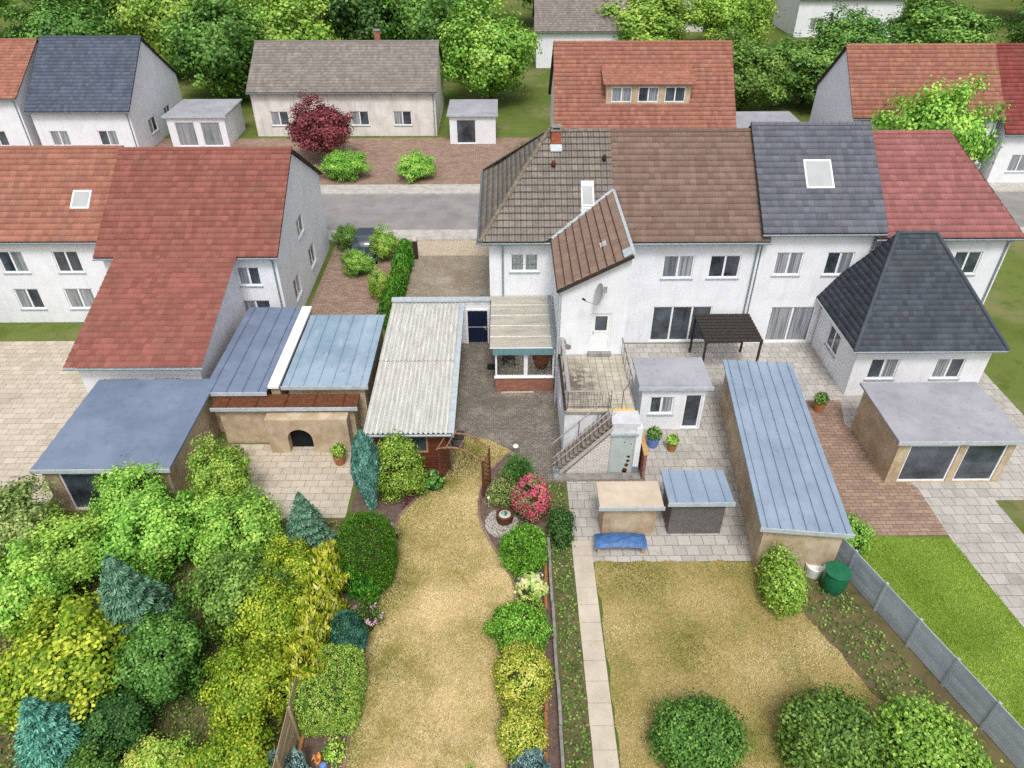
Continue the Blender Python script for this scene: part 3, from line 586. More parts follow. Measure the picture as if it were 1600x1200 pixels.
# upstairs window with net curtain
wf = window(house, (XL, 33.5, 0), (1, 0, 0), win_h, 2, pane='glass', fw=.085)
cu = MB(); 
for k in range(56):
    x0 = XL + win_h[0] + .05 + k * (1.38 / 56); cu.face([(x0, 33.61 + .01 * (k % 2), 4.45), (x0 + 1.38 / 56, 33.61 + .01 * ((k + 1) % 2), 4.45), (x0 + 1.38 / 56, 33.61 + .01 * ((k + 1) % 2), 5.43), (x0, 33.61 + .01 * (k % 2), 5.43)])
cu.build('curtain', 'curtain', wf)
gb = MB()
for k in range(7): gb.bar((XL + win_h[0] + .12 + k * .2, 33.6, 4.45), (XL + win_h[0] + .12 + k * .2, 33.6, 5.43), .012, .012, (0, 1, 0))
for z in (4.8, 5.1): gb.bar((XL + win_h[0] + .05, 33.6, z), (XL + win_h[1] - .05, 33.6, z), .012, .012)
gb.build('glazing_bars', 'grey_sill', wf)
# terrace door in the wing
do = Vector((2.52, 28.3, 0)); dx0, dx1 = 2.52 + dr[0], 2.52 + dr[1]
mb = MB()
for a, b, c, d in ((dx0, dx0 + .08, 2.98, 5.02), (dx1 - .08, dx1, 2.98, 5.02), (dx0 + .081, dx1 - .081, 4.94, 5.02)): mb.box(a, b, 28.34, 28.44, c, d)
dfr = mb.build('door', 'white', house)
mb = MB(); x0, x1 = dx0 + .085, dx1 - .085
for a, b, c, d in ((x0, x0 + .1, 3.0, 4.93), (x1 - .1, x1, 3.0, 4.93), (x0 + .101, x1 - .101, 3.0, 3.12), (x0 + .101, x1 - .101, 3.95, 4.05), (x0 + .101, x1 - .101, 4.83, 4.93)): mb.box(a, b, 28.37, 28.43, c, d)
mb.box(x0 + .101, x1 - .101, 28.39, 28.42, 3.121, 3.949); mb.build('door_leaf', 'white', dfr)
MB().box(x0 + .1, x1 - .1, 28.395, 28.41, 4.05, 4.83).build('pane', 'pane', dfr)
MB().box(x0 + .03, x0 + .06, 28.31, 28.36, 3.9, 4.05).build('handle', 'steel', dfr)
MB().box(dx0 - .08, dx1 + .08, 28.06, 28.44, 2.82, 2.97).build('doorstep', 'concrete', house)
# flaked plaster patch and the corner post foot on the wing wall
mb = MB(); mb.extr([(2.62, 28.292, 3.15), (2.95, 28.292, 3.05), (3.08, 28.292, 3.12), (3.05, 28.292, 3.3), (2.86, 28.292, 3.38), (2.78, 28.292, 3.62), (2.66, 28.292, 3.7)], (0, .005, 0)); mb.build('bare_plaster_patch', 'concrete', house)

def tile_mesh(w_=.3, ln=.44):
    pr = [-.012, .03, .046, .03, -.004, .03, .046, .03, -.012]; n = len(pr); mb = MB(); v = []
    for k, h in enumerate(pr):
        u = w_ * k / (n - 1); v.append((u, h))
    for (u0, h0), (u1, h1) in zip(v, v[1:]):
        mb.face([(u0, 0, h0 + .06), (u1, 0, h1 + .06), (u1, .05, h1 + .053), (u0, .05, h0 + .053)])
        mb.face([(u0, .05, h0 + .053), (u1, .05, h1 + .053), (u1, ln, h1), (u0, ln, h0)])
        mb.face([(u0, 0, h0 + .034), (u1, 0, h1 + .034), (u1, .2, h1 + .004), (u0, .2, h0 + .004)])
        mb.face([(u0, 0, h0 + .034), (u1, 0, h1 + .034), (u1, 0, h1 + .06), (u0, 0, h0 + .06)])
    me = mb.mesh('roof_tile')
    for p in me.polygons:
        if p.center.y < .03: p.material_index = 1  # lower edge strip carries the painted course shadow line
    return me
def lay_tiles(parent, el, eu, vv, W, L, nc, tw, m, clips, nmax, keyf):
    """individual tiles on a slope; clips = [(point, normal)] removing the positive side"""
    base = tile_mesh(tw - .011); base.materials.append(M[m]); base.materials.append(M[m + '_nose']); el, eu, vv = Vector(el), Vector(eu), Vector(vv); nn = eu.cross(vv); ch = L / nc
    rot = Matrix((eu, vv, nn)).transposed().to_4x4(); org = org_of(parent); items = []
    for c in range(nc):
        for k in range(int(W / tw) + 1):
            o = el + eu * (k * tw + (.0)) + vv * (c * ch); cs = [o, o + eu * tw, o + vv * (ch + .04), o + eu * tw + vv * (ch + .04)]
            st = 1
            for p, n in clips:
                dd = [(q - Vector(p)).dot(Vector(n)) for q in cs]
                if min(dd) >= 0: st = 0; break
                if max(dd) > 0: st = 2
            if st: items.append((o + nn * random.uniform(-.003, .005), st))
    items.sort(key=lambda i: keyf(i[0])); rest = bmesh.new(); rt = rest.faces.layers.float.new('tone')
    for i, (o, st) in enumerate(items):
        mw = Matrix.Translation(o) @ rot @ Matrix.Rotation(random.uniform(-.008, .008), 4, 'Z')
        if st == 1 and i < nmax: me = base; ob = bpy.data.objects.new('roof_tile', me); ob.matrix_world = Matrix.Translation(-org) @ mw; finish(ob, parent); continue
        bm = bmesh.new(); bm.from_mesh(base); bm.transform(mw)
        for p, n in clips: bmesh.ops.bisect_plane(bm, geom=bm.verts[:] + bm.edges[:] + bm.faces[:], plane_co=p, plane_no=n, clear_outer=True)
        if not bm.faces: bm.free(); continue
        if i < nmax:
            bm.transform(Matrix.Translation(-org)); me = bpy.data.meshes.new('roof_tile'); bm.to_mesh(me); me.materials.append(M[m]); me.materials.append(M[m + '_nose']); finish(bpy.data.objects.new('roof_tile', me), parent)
        else:
            bm.transform(Matrix.Translation(-org)); vm = [rest.verts.new(v.co) for v in bm.verts]; bm.verts.index_update(); tn = random.random()
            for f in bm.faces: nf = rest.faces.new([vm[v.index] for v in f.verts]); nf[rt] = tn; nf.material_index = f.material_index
        bm.free()
    if rest.faces:
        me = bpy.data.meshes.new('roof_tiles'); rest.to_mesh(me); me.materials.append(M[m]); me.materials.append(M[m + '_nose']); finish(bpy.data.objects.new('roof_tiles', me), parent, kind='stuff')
    rest.free()
vlen = math.hypot(RY - EY, RZ - EZ); vd = Vector((0, RY - EY, RZ - EZ)) / vlen
# where the wing roof meets the main roof
valley = lambda x: EY + (WZ + WS * (x - WX) - EZ) / HS
va, vb = Vector((WX, valley(WX), WZ)), Vector((PX, valley(PX), WR))
hipA, hipB = Vector((-1.27, EY, EZ)), Vector((2.3, RY, RZ))
hn = Vector((-(hipB.y - hipA.y), hipB.x - hipA.x, 0)).normalized()
vn = Vector((vb.y - va.y, -(vb.x - va.x), 0)).normalized()
roof = MB().face([hipA - Vector((0, 0, .06)), (PX, EY, EZ - .06), (PX, RY, RZ - .06), hipB - Vector((0, 0, .06))]).build('roof', 'dark_trim', house)
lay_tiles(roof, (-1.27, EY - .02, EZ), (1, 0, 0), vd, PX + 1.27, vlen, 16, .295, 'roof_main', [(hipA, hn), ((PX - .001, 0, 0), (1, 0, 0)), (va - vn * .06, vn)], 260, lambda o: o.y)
# hip slope on the left (flared at the foot) and the street side
fl = .35
roof_part('hip_tiles', [(-1.27, 42.95, EZ), (-1.27, EY, EZ), (-.35, EY + 1.27, EZ + .86), (-.35, 41.6, EZ + .86)], 'roof_main', roof, kind='stuff', course=.38, tw=.295, amp=.045, lift=.05)
roof_part('hip_tiles', [(-.35, 41.6, EZ + .86), (-.35, EY + 1.27, EZ + .86), (2.3, RY, RZ), (2.3, RY + .02, RZ)], 'roof_main', roof, kind='stuff', course=.38, tw=.295, amp=.045, lift=.05)
roof_part('front_tiles', [(PX, 42.95, EZ), (-1.27, 42.95, EZ), (2.3, RY, RZ), (PX, RY, RZ)], 'roof_main', roof, kind='stuff', course=.4, tw=.3)
# ridge and hip caps, one by one
def caps(parent, a, b, n, r=.13, m='ridge', name='ridge_tile'):
    a, b = Vector(a), Vector(b); d = (b - a) / n; x = d.cross(Vector((0, 0, 1))).normalized(); y = x.cross(d).normalized()
    for i in range(n):
        p0 = a + d * i - d * .06; p1 = a + d * (i + 1); mb = MB(); rg = []
        for p, rr in ((p0, r * 1.08), (p1, r * .94)):
            for k in range(7): q = math.pi * k / 6; mb.v.append(p + x * math.cos(q) * rr + y * (math.sin(q) * rr * .8 - .01))
        for k in range(6): mb.f.append((k, k + 1, 8 + k, 7 + k)); mb.t.append(0)
        mb.f.append(tuple(range(7))); mb.t.append(0); mb.f.append(tuple(range(7, 14))); mb.t.append(0)
        mb.build(name, m, parent)
caps(roof, hipA + Vector((0, 0, .06)), hipB + Vector((0, 0, .07)), 18, .12, name='hip_cap')
caps(roof, (2.25, RY, RZ + .05), (PX, RY, RZ + .05), 8, .15)
caps(roof, (2.3, RY + .02, RZ + .06), (-1.27, 42.95, EZ + .08), 18, .12, name='hip_cap')
# chimney: brick shaft, lead flashing, stone cap
CX, CY = 2.66, 37.5
mb = MB(); nr = 9
for i in range(nr):
    for s_ in range(2):
        for q in range(2):
            mb.tone = random.uniform(.05, .99); o = .06 if i % 2 else 0; z = 9.72 + i * .078
            mb.box(CX - .25 + s_ * .252 + .004, CX - .25 + (s_ + 1) * .25 - .004, CY - .22 + q * .222 + .003, CY - .22 + (q + 1) * .22 - .003, z, z + .06)
ch = mb.build('chimney', 'brick_orange', roof)
MB().box(CX - .235, CX + .235, CY - .205, CY + .205, 9.3, 10.43).build('mortar_core', 'mortar', ch)
mb = MB(); mb.box(CX - .29, CX + .29, CY - .27, CY + .26, 9.4, 9.715); mb.extr([(CX - .3, CY - .26, 9.72), (CX + .3, CY - .26, 9.72), (CX + .3, CY - .58, 9.5), (CX - .3, CY - .58, 9.5)], (0, 0, .05)); mb.build('flashing', 'zinc_pale', ch)
mb = MB(); mb.box(CX - .3, CX + .3, CY - .27, CY + .27, 10.43, 10.5)
for sx in (-.22, .22):
    for sy in (-.2, .2): mb.box(CX + sx - .04, CX + sx + .04, CY + sy - .04, CY + sy + .04, 10.5, 10.6)
mb.box(CX - .27, CX + .27, CY - .25, CY + .25, 10.6, 10.65); mb.build('chimney_cap', 'concrete', ch)
# vent tiles and the white roof window
def on_roof(x, y, h=0): n = Vector((0, -(RZ - EZ), RY - EY)).normalized(); return Vector((x, y, EZ + (y - EY) * HS)) + n * h
for vx, vy, mm in ((2.5, 36.4, 'wood_post'), (5.1, 36.65, 'dark_trim')):
    p = on_roof(vx, vy, .05); MB().tube([p, p + Vector((0, -.12, .22)), p + Vector((0, -.3, .2))], [.12, .11, .09], 10).build('roof_vent', mm, roof)
def roof_box(mb, x0, x1, y0, y1, h0, h1):
    mb.hexa([on_roof(x0, y0, h0), on_roof(x1, y0, h0), on_roof(x1, y1, h0), on_roof(x0, y1, h0), on_roof(x0, y0, h1), on_roof(x1, y0, h1), on_roof(x1, y1, h1), on_roof(x0, y1, h1)]); return mb
mb = MB(); roof_box(mb, 3.86, 4.5, 34.45, 35.62, .02, .14); rw = mb.build('roof_window', 'white', roof)
roof_box(MB(), 3.92, 4.44, 34.62, 35.38, .145, .16).build('shutter', 'dish', rw); roof_box(MB(), 3.86, 4.5, 35.4, 35.64, .145, .2).build('hood', 'white', rw); roof_box(MB(), 3.9, 4.46, 34.5, 34.56, .145, .17).build('lower_trim', 'dish', rw)
roof_box(MB(), 3.8, 4.56, 34.15, 34.44, .05, .09).build('apron', 'zinc_pale', rw)
# wing roof
wl = math.hypot(PX - WX, WR - WZ); wv = Vector((PX - WX, 0, WR - WZ)) / wl; VY = 28.05
wroof = MB().face([(WX, VY, WZ - .06), (PX, VY, WR - .06), (PX, vb.y + .2, WR - .06), (WX, va.y + .1, WZ - .06)]).build('wing_roof', 'dark_trim', house)
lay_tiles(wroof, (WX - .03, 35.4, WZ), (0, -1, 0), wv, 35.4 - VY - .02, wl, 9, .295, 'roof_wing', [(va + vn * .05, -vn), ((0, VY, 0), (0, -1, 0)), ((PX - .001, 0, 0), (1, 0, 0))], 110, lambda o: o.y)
wp = lambda x, y, h: Vector((x, y, WZ + WS * (x - WX))) + Vector((-WS, 0, 1)).normalized() * h
MB().hexa([wp(4.35, 29.9, .07), wp(4.62, 29.9, .07), wp(4.62, 30.35, .07), wp(4.35, 30.35, .07), wp(4.35, 29.9, .1), wp(4.62, 29.9, .1), wp(4.62, 30.35, .1), wp(4.35, 30.35, .1)]).build('glass_tile', 'zinc_pale', wroof)
mb = MB().hexa([wp(5.15, 28.06, .09), wp(PX - .01, 28.06, .09), wp(PX - .01, 28.7, .09), wp(5.15, 28.7, .09), wp(5.15, 28.06, .12), wp(PX - .01, 28.06, .12), wp(PX - .01, 28.7, .12), wp(5.15, 28.7, .12)]).build('verge_flashing', 'zinc_pale', wroof)
mb = MB(); mb.bar(wp(WX - .04, VY - .02, -.04), wp(PX, VY - .02, -.04), .05, .16); mb.build('verge_board', 'dark_trim', wroof)
mb = MB(); mb.bar((WX - .02, VY, WZ - .04), (WX - .02, va.y - .1, WZ - .04), .06, .16); mb.build('eave_board', 'dark_trim', wroof)
# valley gutter
g0, g1 = va + Vector((0, 0, .1)), vb + Vector((0, 0, .1)); sd_ = Vector((vn.x, vn.y, 0)) * .11
MB().hexa([g0 - sd_ + Vector((0, 0, .0)), g1 - sd_, g1 + sd_, g0 + sd_, g0 - sd_ + Vector((0, 0, .03)), g1 - sd_ + Vector((0, 0, .03)), g1 + sd_ + Vector((0, 0, .03)), g0 + sd_ + Vector((0, 0, .03))]).build('valley_flashing', 'zinc_pale', house)
# gutters, soffit, downpipes
def gutter(parent, a, b, r=.075, m='zinc', name='gutter'):
    a, b = Vector(a), Vector(b); d = (b - a).normalized(); x = d.cross(Vector((0, 0, 1))); mb = MB(); n = 7
    for p in (a, b):
        for rr in (r, r * .86):
            for k in range(n): q = math.pi + math.pi * k / (n - 1); mb.v.append(p + x * math.cos(q) * rr + Vector((0, 0, math.sin(q) * rr)))
    for k in range(n - 1):
        for o in (0, n): mb.f.append((o + k, o + k + 1, o + k + 1 + 2 * n, o + k + 2 * n)); mb.t.append(0)
    for k in (0, n - 1): mb.f.append((k, n + k, 3 * n + k, 2 * n + k)); mb.t.append(0)
    return mb.build(name, m, parent)
gutter(house, (-1.33, EY - .06, EZ - .02), (WX, EY - .06, EZ - .02)); gutter(house, (-1.35, 43, EZ - .02), (-1.35, EY - .06, EZ - .02))
mb = MB(); mb.box(-1.2, 2.5, EY + .03, 33.5, EZ - .16, EZ - .08); mb.box(-1.22, XL, 33.5, 42.4, EZ - .16, EZ - .08); mb.build('soffit', 'dark_trim', house)
MB().tube([(-.15, EY - .05, 6.18), (-.12, 33.2, 5.98), (-.12, 33.42, 5.75), (-.12, 33.42, 3.02)], .05, 8).build('downpipe', 'zinc', house)
MB().tube([(2.36, 28.2, 6.25), (2.42, 28.2, 5.95), (2.42, 28.2, .02)], .05, 8).build('downpipe', 'zinc_pale', house)
mb = MB()
for z in (5.2, 4.1, 3.3): mb.box(2.36, 2.5, 28.19, 28.3, z, z + .03)
mb.build('pipe_bracket', 'zinc', house)

# satellite dish on the wing wall
sat = thing('satellite_dish', 'grey satellite dish on its arm fixed to the white wing wall', 'satellite dish', (4.2, 28.3, 5.9))
sc_ = Vector((4.15, 27.75, 6.3)); ax = Vector((-.95, -.2, .24)).normalized(); sx = ax.cross(Vector((0, 0, 1))).normalized(); sy = sx.cross(ax).normalized()
mb = MB(); rings = []
for i in range(7):
    r_ = .42 * i / 6; rings.append(len(mb.v))
    for k in range(24): a = 2 * math.pi * k / 24; mb.v.append(sc_ + sx * math.cos(a) * r_ * 1.0 + sy * math.sin(a) * r_ * 1.25 + ax * (.42 * r_ * r_))
for a, b in zip(rings, rings[1:]):
    for k in range(24): mb.f.append((a + k, a + (k + 1) % 24, b + (k + 1) % 24, b + k)); mb.t.append(0)
mb.build('reflector', 'dish', sat, smooth=True)
lo = sc_ - sy * .5; tip = sc_ + ax * .62 - sy * .38
MB().tube([lo, tip], .018, 6).build('arm', 'steel', sat); MB().tube([tip - ax * .02 + sy * .03, tip + ax * .12 + sy * .09], [.04, .05], 8).build('receiver', 'black', sat)
mb = MB(); mb.tube([sc_ - ax * .02, sc_ - ax * .16], .05, 8); mb.tube([sc_ - ax * .16, (4.45, 28.2, 6.25), (4.45, 28.32, 6.25)], .03, 6); mb.box(4.37, 4.53, 28.28, 28.31, 6.1, 6.4); mb.build('wall_mount', 'steel', sat)

# ------------------------------------------------------------------ terrace annex in front of the wing
ann = thing('terrace_annex', 'white ground floor annex carrying a cream tiled roof terrace with iron railing', 'terrace', (4, 26.2, 0))
AX0, AX1, AY0, AY1, TZ = 2.52, 5.5, 24.12, 28.28, 2.78
mb = MB(); wall(mb, (AX0, AY1, 0), (0, -1, 0), AY1 - AY0, 0, TZ - .22, [(1.2, 2.0, 1.0, 1.9)], .1); wall(mb, (AX1, AY0, 0), (0, 1, 0), AY1 - AY0, 0, TZ - .22); mb.build('side_wall', 'plaster', ann)
mb = MB(); wall(mb, (AX0, AY0, 0), (1, 0, 0), AX1 - AX0, 0, TZ - .22); mb.build('front_wall', 'plaster_old', ann)
MB().box(AX0 - .04, AX1 + .02, AY0 - .06, AY1, TZ - .22, TZ - .012).build('slab', 'concrete', ann)
tb = MB().box(0, .325, 0, .325, 0, .016).mesh('floor_tile'); tb.materials.append(M['terr_tile']); to = org_of(ann)
nx_, ny_ = 9, 12; tx, ty = (AX1 - AX0 - .08) / nx_, (AY1 - AY0 - .06) / ny_
tb = MB().box(0, tx - .026, 0, ty - .026, 0, .024).mesh('floor_tile'); tb.materials.append(M['terr_tile'])
for i in range(nx_):
    for j in range(ny_):
        o = bpy.data.objects.new('floor_tile', tb); o.location = Vector((AX0 + .06 + i * tx, AY0 + j * ty, TZ - .012 + random.uniform(-.002, .003))) - to; o.rotation_euler = (random.uniform(-.006, .006), random.uniform(-.006, .006), random.uniform(-.004, .004)); finish(o, ann)
mb = MB(); mb.box(AX0 - .05, AX0 + .055, AY0 - .05, AY1, TZ - .012, TZ + .03); mb.build('edge_trim', 'dark_trim', ann)
mb = MB(); mb.box(AX0 + .06, 4.42, AY0 - .07, AY0 - .01, TZ - .1, TZ + .012); mb.build('edge_trim', 'beige_path', ann)
MB().box(4.43, 5.48, AY0 - .09, AY0 - .005, TZ - .06, TZ + .03).build('yellow_threshold', 'yellow', ann)
# broad flat handrail on the left, thin iron railing along the front
mb = MB(); mb.box(2.56, 2.7, AY0 - .02, AY1 + .015, 3.7, 3.76); hr = mb.build('handrail', 'steel', ann)
for y in (AY0 + .02, 25.5, 26.9, AY1 - .1): MB().box(2.6, 2.65, y, y + .05, TZ, 3.7).build('rail_post', 'rail_dark', ann)
mb = MB(); mb.bar((2.72, AY0 + .05, 3.62), (2.72, AY1, 3.62), .02, .02); mb.build('inner_rail', 'rail_white', ann)
mb = MB(); mb.bar((2.66, AY0 + .04, 3.72), (4.95, AY0 + .04, 3.72), .035, .03); mb.build('front_rail', 'rail_white', ann)
mb = MB(); mb.bar((2.66, AY0 + .04, 2.9), (4.42, AY0 + .04, 2.9), .025, .025); mb.build('bottom_rail', 'rail_dark', ann)
for k in range(15): MB().box(2.78 + k * .118, 2.794 + k * .118, AY0 + .033, AY0 + .047, 2.8, 3.71).build('baluster', 'rail_dark', ann)
for x in (4.43, 4.92): MB().box(x, x + .035, AY0 + .02, AY0 + .055, 2.78, 3.74).build('rail_post', 'rail_dark', ann)
mb = MB(); mb.bar((4.94, AY0 + .04, 3.72), (5.44, AY0 + .9, 3.72), .03, .03); mb.bar((5.44, AY0 + .9, 3.72), (5.44, AY1, 3.72), .03, .03); mb.build('side_rail', 'rail_dark', ann)
for k in range(6): MB().box(5.43, 5.45, AY0 + .9 + k * .62, AY0 + .92 + k * .62, 2.78, 3.71).build('baluster', 'rail_dark', ann)
mb = MB(); mb.bar((3.95, AY0 - .02, 2.55), (3.9, AY0 - .02, 1.2), .05, .04, (0, 1, 0)); mb.build('rain_pipe', 'zinc', ann)

# ------------------------------------------------------------------ outdoor stairs with the pale metal door beneath
st = thing('outdoor_stairs', 'concrete outdoor stairs with iron handrails climbing to the roof terrace', 'stairs', (3.8, 23.5, 0))
SX0, SX1, SY0, SY1, NS = 2.12, 4.42, 23.12, 24.02, 14
for i in range(NS):
    x0 = SX0 + (SX1 - SX0) * i / NS; z = 2.76 * (i + 1) / (NS + 0.0)
    MB().box(x0 - .03, x0 + (SX1 - SX0) / NS + .04, SY0 - .01, SY1, z - .07, z - .004).build('step', 'step', st)
    MB().box(x0 + .03, x0 + .06, SY0 + .02, SY1 - .02, z - .197, z - .071).build('riser', 'concrete', st)
sl = 2.76 / (SX1 - SX0)
mb = MB(); mb.extr([(SX0 + .06, SY0, .0), (SX0 + .3, SY0, .0), (SX1, SY0, 2.76 - .42), (SX1, SY0, 2.76 - .2)], (0, .075, 0)); mb.build('stringer', 'concrete_pale', st)
mb = MB(); mb.extr([(SX0, SY1 + .01, 0), (SX0 + .4, SY1 + .01, 0), (SX1, SY1 + .01, 2.3), (SX1, SY1 + .01, 2.74), (SX0, SY1 + .01, .1)], (0, .06, 0)); mb.build('stringer', 'concrete', st)
MB().box(SX0 - .1, SX0 + .18, SY0 - .06, SY0 + .2, 0, .24).build('foot_block', 'zinc', st)
MB().box(4.425, 5.62, SY0 + .02, AY0 - .1, 2.56, 2.775).build('landing', 'painted_slab', st)
for yy, nm in ((SY0 + .03, 2), (SY1 + .03, 1)):
    for k in range(nm):
        dz = .88 - .36 * k; mb = MB(); mb.tube([(SX0 - .12, yy, dz), (SX1 + .1, yy, 2.76 + dz + .1)], .02, 6); mb.build('handrail', 'rail_white', st)
    for q in (0.02, .45, .97): x = SX0 + (SX1 - SX0) * q; MB().tube([(x, yy, 2.76 * q + .02), (x, yy, 2.76 * q + .9)], .018, 6).build('rail_post', 'rail_dark', st)
# brick infill under the flight: each long pale brick on its own
iw = MB().extr([(SX0 + .36, SY0 + .02, 0), (SX1 + .04, SY0 + .02, 0), (SX1 + .04, SY0 + .02, 2.3)], (0, .1, 0)).build('infill_wall', 'concrete', st)
io = org_of(st); bh = .082; bm0 = MB().box(0, .262, 0, .012, 0, bh - .018).mesh('brick'); bm0.materials.append(M['brick_cream'])
for r_ in range(28):
    z = r_ * bh + .01; xs = SX0 + .42 + z / sl * .99 + .06; x = SX1 + .03; off = .13 if r_ % 2 else 0; first = True
    while x - xs > .06:
        ln = .274 if not (first and off) else .137; ln = min(ln, x - xs); first = False; o = bpy.data.objects.new('brick', bm0); o.scale = ((ln - .012) / .262, 1, 1)
        o.location = Vector((x - ln, SY0 + .008, z)) - io; finish(o, iw); x -= ln
# store door, lintel, pier
pd = thing('metal_store_door', 'pale green metal door with rust holes under the stair landing', 'door', (5, 23.1, 0))
MB().box(4.47, 5.42, SY0 - .01, SY0 + .035, .03, 2.16).build('door_panel', 'rust_door', pd)
mb = MB(); mb.box(4.42, 4.468, SY0 - .02, SY0 + .06, 0, 2.18); mb.box(5.422, 5.47, SY0 - .02, SY0 + .06, 0, 2.18); mb.build('door_frame', 'dish', pd)
for cx, cz, r_ in ((5.14, .2, .13), (5.2, .48, .1), (5.17, .05, .1), (5.25, .72, .08), (5.28, .95, .05), (5.02, 1.78, .035), (5.12, 2.0, .022), (5.24, 1.9, .02), (5.3, 1.7, .03), (5.06, 1.92, .02), (4.96, 2.04, .02)):
    mb = MB(); mb.face([(cx + math.cos(a) * r_ * random.uniform(.6, 1.2), SY0 - .0125, max(.035, cz + math.sin(a) * r_ * 1.2 * random.uniform(.6, 1.2))) for a in np.linspace(0, 2 * math.pi, 10)[:-1]]); mb.build('rust_spot', 'rust', pd)
MB().box(5.18, 5.3, SY0 - .06, SY0 - .012, 1.0, 1.03).build('handle', 'black', pd)
MB().box(4.38, 5.56, SY0 - .1, SY0 + .08, 2.19, 2.29).build('lintel', 'grey_sill', st)
MB().box(4.44, 5.6, SY0 + .025, SY0 + .12, 2.29, 2.56).build('landing_fascia', 'plaster_old', st)
mb = MB(); mb.box(5.475, 5.72, SY0 - .02, SY0 + .3, .4, 2.558); pier = mb.build('pier', 'plaster', st); MB().box(5.47, 5.73, SY0 - .03, SY0 + .31, 0, .4).build('pier_base', 'zinc', st)
MB().box(2.05, 5.8, 22.68, 23.08, .0, .05).build('concrete_apron', 'concrete', kind='structure')
bf = thing('brick_side_wall', 'narrow brown brick wall beside the stair pier', 'wall', (5.95, 23.6, 0))
for r_ in range(18):
    for k in range(5):
        MB().box(5.86, 5.98, 22.75 + k * .26 + (.13 if r_ % 2 else 0), 23.0 + k * .26 + (.13 if r_ % 2 else 0), r_ * .075 + .01, r_ * .075 + .077).build('brick', 'brick_red', bf)
MB().box(5.872, 5.968, 22.76, 24.1, 0, 1.35).build('mortar_core', 'mortar_dark', bf); MB().box(5.82, 6.02, 22.72, 24.2, 1.36, 1.42).build('coping', 'wood_pine', bf)

# ------------------------------------------------------------------ conservatory (bay)
con = thing('conservatory', 'low rear conservatory with cream panel roof, teal fascia and brick plinth', 'conservatory', (.9, 31, 0))
BX0, BX1, BY0 = -.52, 2.38, 29.1
BM = MB().box(0, .23, 0, .1, 0, .056).mesh('brick'); 
mb = MB(); rr_ = 11
for r_ in range(rr_):
    z = .02 + r_ * .077; off = .12 if r_ % 2 else 0; x = BX0 - off
    while x < BX1:
        a, b = max(x, BX0), min(x + .23, BX1)
        if b - a > .03: mb.tone = random.uniform(.01, .99); mb.box(a, b, BY0, BY0 + .1, z, z + .058)
        x += .25
    y = BY0 + .11 - off * .5
    while y < 33.4: mb.tone = random.uniform(.01, .99); mb.box(BX0, BX0 + .1, max(y, BY0 + .105), min(y + .23, 33.45), z, z + .063); y += .242
pl = mb.build('brick_plinth', 'brick_red', con, kind='stuff'); MB().box(BX0 + .012, BX1 - .012, BY0 + .012, BY0 + .16, 0, .86).build('mortar_bed', 'mortar_dark', con)
MB().box(BX0 + .012, BX0 + .12, BY0 + .16, 33.46, 0, .86).build('mortar_bed', 'mortar_dark', con)
MB().box(BX0 - .05, BX1 + .02, BY0 - .07, BY0 + .14, .862, .9).build('sill', 'white', con)
def glazed(x0, x1, nm):
    mb = MB(); z0, z1, f = .9, 2.42, .09
    mb.box(x0, x1, BY0 + .0, BY0 + .08, z0, z0 + f); mb.box(x0, x1, BY0, BY0 + .08, z1 - f, z1); mb.box(x0, x0 + f, BY0, BY0 + .08, z0 + f, z1 - f); mb.box(x1 - f, x1, BY0, BY0 + .08, z0 + f, z1 - f)
    w_ = mb.build('window', 'white', con); MB().box(x0 + f * .8, x1 - f * .8, BY0 + .035, BY0 + .045, z0 + f * .8, z1 - f * .8).build('pane', 'glass', w_); return w_
xm = .98; w1 = glazed(BX0, xm - .002, 0); w2 = glazed(xm + .002, BX1, 1)
def bird(w_, cx, cz, s, a):
    P = [(-1, .1), (-.55, .42), (-.1, .2), (.15, .3), (.3, .22), (.2, .08), (.75, -.1), (1.05, -.45), (.5, -.25), (.1, -.12), (-.1, -.5), (-.25, -.5), (-.2, -.05), (-.55, .15)]
    ca, sa = math.cos(a), math.sin(a)
    MB().extr([(cx + s * (x * ca - z * sa), BY0 + .03, cz + s * (x * sa + z * ca)) for x, z in P], (0, .003, 0)).build('bird_decal', 'black', w_)
bird(w1, -.05, 1.85, .2, -.2); bird(w1, .5, 1.62, .11, .5); bird(w1, .6, 2.22, .2, .2); bird(w2, 1.15, 2.28, .13, -.4); bird(w2, 1.36, 1.98, .1, .3)
mb = MB(); mb.box(BX0, BX0 + .08, BY0 + .1, 29.25, .9, 2.42)
for y in (30.5, 31.9, 33.36): mb.box(BX0, BX0 + .08, y, y + .09, .9, 2.42)
mb.box(BX0, BX0 + .08, 29.25, 33.36, 2.34, 2.42); mb.box(BX0, BX0 + .08, 29.25, 33.36, .9, .98); sw = mb.build('side_window', 'white', con)
for a, b in ((29.25, 30.5), (30.59, 31.9), (31.99, 33.36)): MB().box(BX0 + .035, BX0 + .045, a, b, .98, 2.34).build('pane', 'glass', sw)
